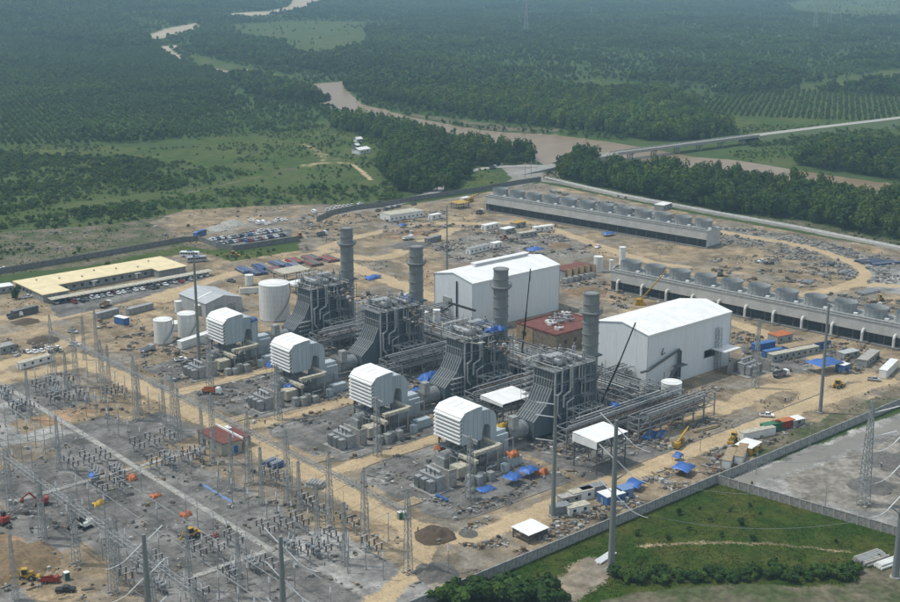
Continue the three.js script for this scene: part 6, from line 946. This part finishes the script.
// ---------------------------------------------------------------- beyond the site: bridge, houses, far pylons
{ const a = at(618, 152.5, 6.6), b = at(752, 135.5, 6.6), L = Math.hypot(b.x - a.x, b.z - a.z), t = thing('road_bridge', 'long low concrete road bridge over the muddy river', 'bridge', a.x, 0, a.z, -Math.atan2(b.z - a.z, b.x - a.x));
  mesh('deck', [box(L + 10, 1.4, 9, L / 2, 5.2, 0)], M.concretePale, t); mesh('road_surface', [box(L + 9, .1, 7.4, L / 2, 6.61, 0)], M.concrete, t); for (const z of [-4.3, 4.3]) mesh('parapet', [box(L + 10, .9, .3, L / 2, 6.62, z)], M.concretePale, t);
  for (let i = 0; i < 6; i++) { const x = (i + .5) * L / 6; const q = mesh('pier', [box(1.6, 1, 8, x, 4.15, 0)], M.concrete, t); for (const z of [-2.6, 0, 2.6]) mesh('column', [cyl(.55, .55, 4.3, x, -.1, z, 10)], M.concretePale, q); }
  const sp = [[L + 4, 0, 0], [L + 26, 0, 0]]; mesh('abutment', [sideProfile([[L + 4, 0], [L + 4, 6.4], [L + 12, 6.4], [L + 24, 0]], 12)], M.concrete, t); mesh('abutment', [sideProfile([[-4, 0], [-4, 6.4], [-30, 5.6], [-110, 0]], 12)], M.concrete, t); }
function house(label, px, py, L, W, h, ry, wall, roof) { const p = at(px, py), t = thing('house', label, 'house', p.x, 0, p.z, ry * D); mesh('wall', [box(L, h, W)], wall, t); for (const s of [-1, 1]) mesh('roof', [bar([0, h + 1.5, 0], [0, h - .1, s * (W / 2 + .6)], L + 1, .18)], roof, t); mesh('door', [box(1, 2, .1, 0, 0, W / 2 + .05)], M.dark, t); windowRow(t, 2, -L / 4, L / 2, 1.2, W / 2 + .05, 1.2, 1, 'z'); }
house('white-roofed farm house in the grass by the river wood', 361, 153, 13, 9, 3.6, 10, M.white, M.white); house('small white shed behind the white-roofed farm house', 358, 142, 6, 5, 3, 0, M.white, M.white); house('tiny white hut left of the farm house', 356, 148, 5, 4, 2.6, 20, M.wallGrey, M.white); house('lone pale house far off among the fields on the right', 718, 89, 14, 9, 3.5, 0, M.white, M.concretePale); house('small pale hut on the river bank by the junction', 557, 167, 8, 6, 3, 20, M.wallGrey, M.concretePale);
function pylon(label, px, py, h) { const p = at(px, py), t = thing('pylon', label, 'pylon', p.x, hill(p.x, p.z), p.z, .5); mesh('lattice', lattice(h, 9, 1.6, 9, .35), M.galv, t); for (const y of [.7, .82, .94]) mesh('crossarm', [bar([0, h * y, -8], [0, h * y, 8], .5), bar([0, h * y + 1.6, 0], [0, h * y, -8], .25), bar([0, h * y + 1.6, 0], [0, h * y, 8], .25)], M.galv, t); }
pylon('distant lattice power pylon at the top centre', 526, 33, 62); pylon('distant lattice power pylon at the top right', 815, 28, 60); pylon('distant lattice power pylon just right of the other at the top right', 829, 24, 60);
[[525, 178], [531, 176], [536, 171], [470, 246]].forEach(([x, y], i) => { const p = at(x, y), t = thing('utility_pole', 'pale utility pole ' + ['left of the pair at the road junction', 'right of the pair at the road junction', 'behind the pair at the junction', 'in the middle laydown'][i], 'pole', p.x, 0, p.z); mesh('pole', [cyl(.22, .15, 12, 0, 0, 0, 8)], M.concretePale, t); mesh('crossarm', [box(.15, .15, 2.4, 0, 11, 0)], M.wood, t); });
for (const [pts, w, y, l] of [[[[752, 135.5], [800, 129.5], [833, 125.5], [900, 117.5], [1000, 104]], 10, 6.5, 'pale road running on from the bridge to the right'], [[[385, 207], [420, 197], [440, 189], [453, 175], [487, 168], [515, 166], [545, 166]], 8, .25, 'pale road curving round the river bend wood to the junction']]) {
  const line = smooth(pts.map(([a, b]) => { const p = at(a, b, y); return [p.x, p.z]; })); tag(mesh('road', [flatPoly(strip(line, w), y)], M.concretePale), l, 'road', null, 'structure');
  if (y > 1) tag(mesh('embankment', [-1, 1].map((sd) => { const g = [], e = strip(line, w), n = line.length; for (let i = 0; i + 1 < n; i++) { const a = line[i], b = line[i + 1], dx = b[0] - a[0], dz = b[1] - a[1], q = Math.hypot(dx, dz), nx = -dz / q * sd, nz = dx / q * sd, P = (p, o, yy) => [p[0] + nx * o, yy, p[1] + nz * o]; const A = P(a, w / 2, y - .02), B = P(b, w / 2, y - .02), Cc = P(b, w / 2 + 11, 0), Dd = P(a, w / 2 + 11, 0); g.push(...A, ...B, ...Cc, ...A, ...Cc, ...Dd); } const bg = new THREE.BufferGeometry(); bg.setAttribute('position', new THREE.Float32BufferAttribute(g, 3)); bg.computeVertexNormals(); bg.setAttribute('uv', new THREE.Float32BufferAttribute(new Float32Array(g.length / 3 * 2), 2)); return bg; }), new THREE.MeshStandardMaterial({ color: new THREE.Color().setRGB(.07, .1, .035), roughness: 1, side: THREE.DoubleSide })), 'grassy embankment carrying the road beyond the bridge', 'embankment', null, 'structure');
}
// look-alikes in a row are told apart by their order across the photograph
{
  const ones = ['', 'first', 'second', 'third', 'fourth', 'fifth', 'sixth', 'seventh', 'eighth', 'ninth', 'tenth', 'eleventh', 'twelfth', 'thirteenth', 'fourteenth', 'fifteenth', 'sixteenth', 'seventeenth', 'eighteenth', 'nineteenth'];
  const word = (n) => n < 20 ? ones[n] : n % 10 ? ['', '', 'twenty', 'thirty', 'forty', 'fifty'][Math.floor(n / 10)] + '-' + ones[n % 10] : ['', '', 'twentieth', 'thirtieth', 'fortieth', 'fiftieth'][n / 10];
  const sets = new Map(); for (const o of scene.children) if (o.userData.label && !o.userData.kind) { const k = o.userData.label; sets.has(k) ? sets.get(k).push(o) : sets.set(k, [o]); }
  const across = (o) => { const c = new THREE.Box3().setFromObject(o).getCenter(V(0, 0, 0)).sub(camera.position); return c.dot(RT) / c.dot(FW); };
  for (const [k, list] of sets) { if (list.length < 2 || list.length > 59) continue; const q = list.map((o) => [across(o), o]).sort((a, b) => a[0] - b[0]); q.forEach(([, o], i) => { o.userData.label = list.length === 2 ? `${k}, ${i ? 'right' : 'left'} one of two` : `${k}, ${word(i + 1)} from the left`; }); }
}
renderer.render(scene, camera);
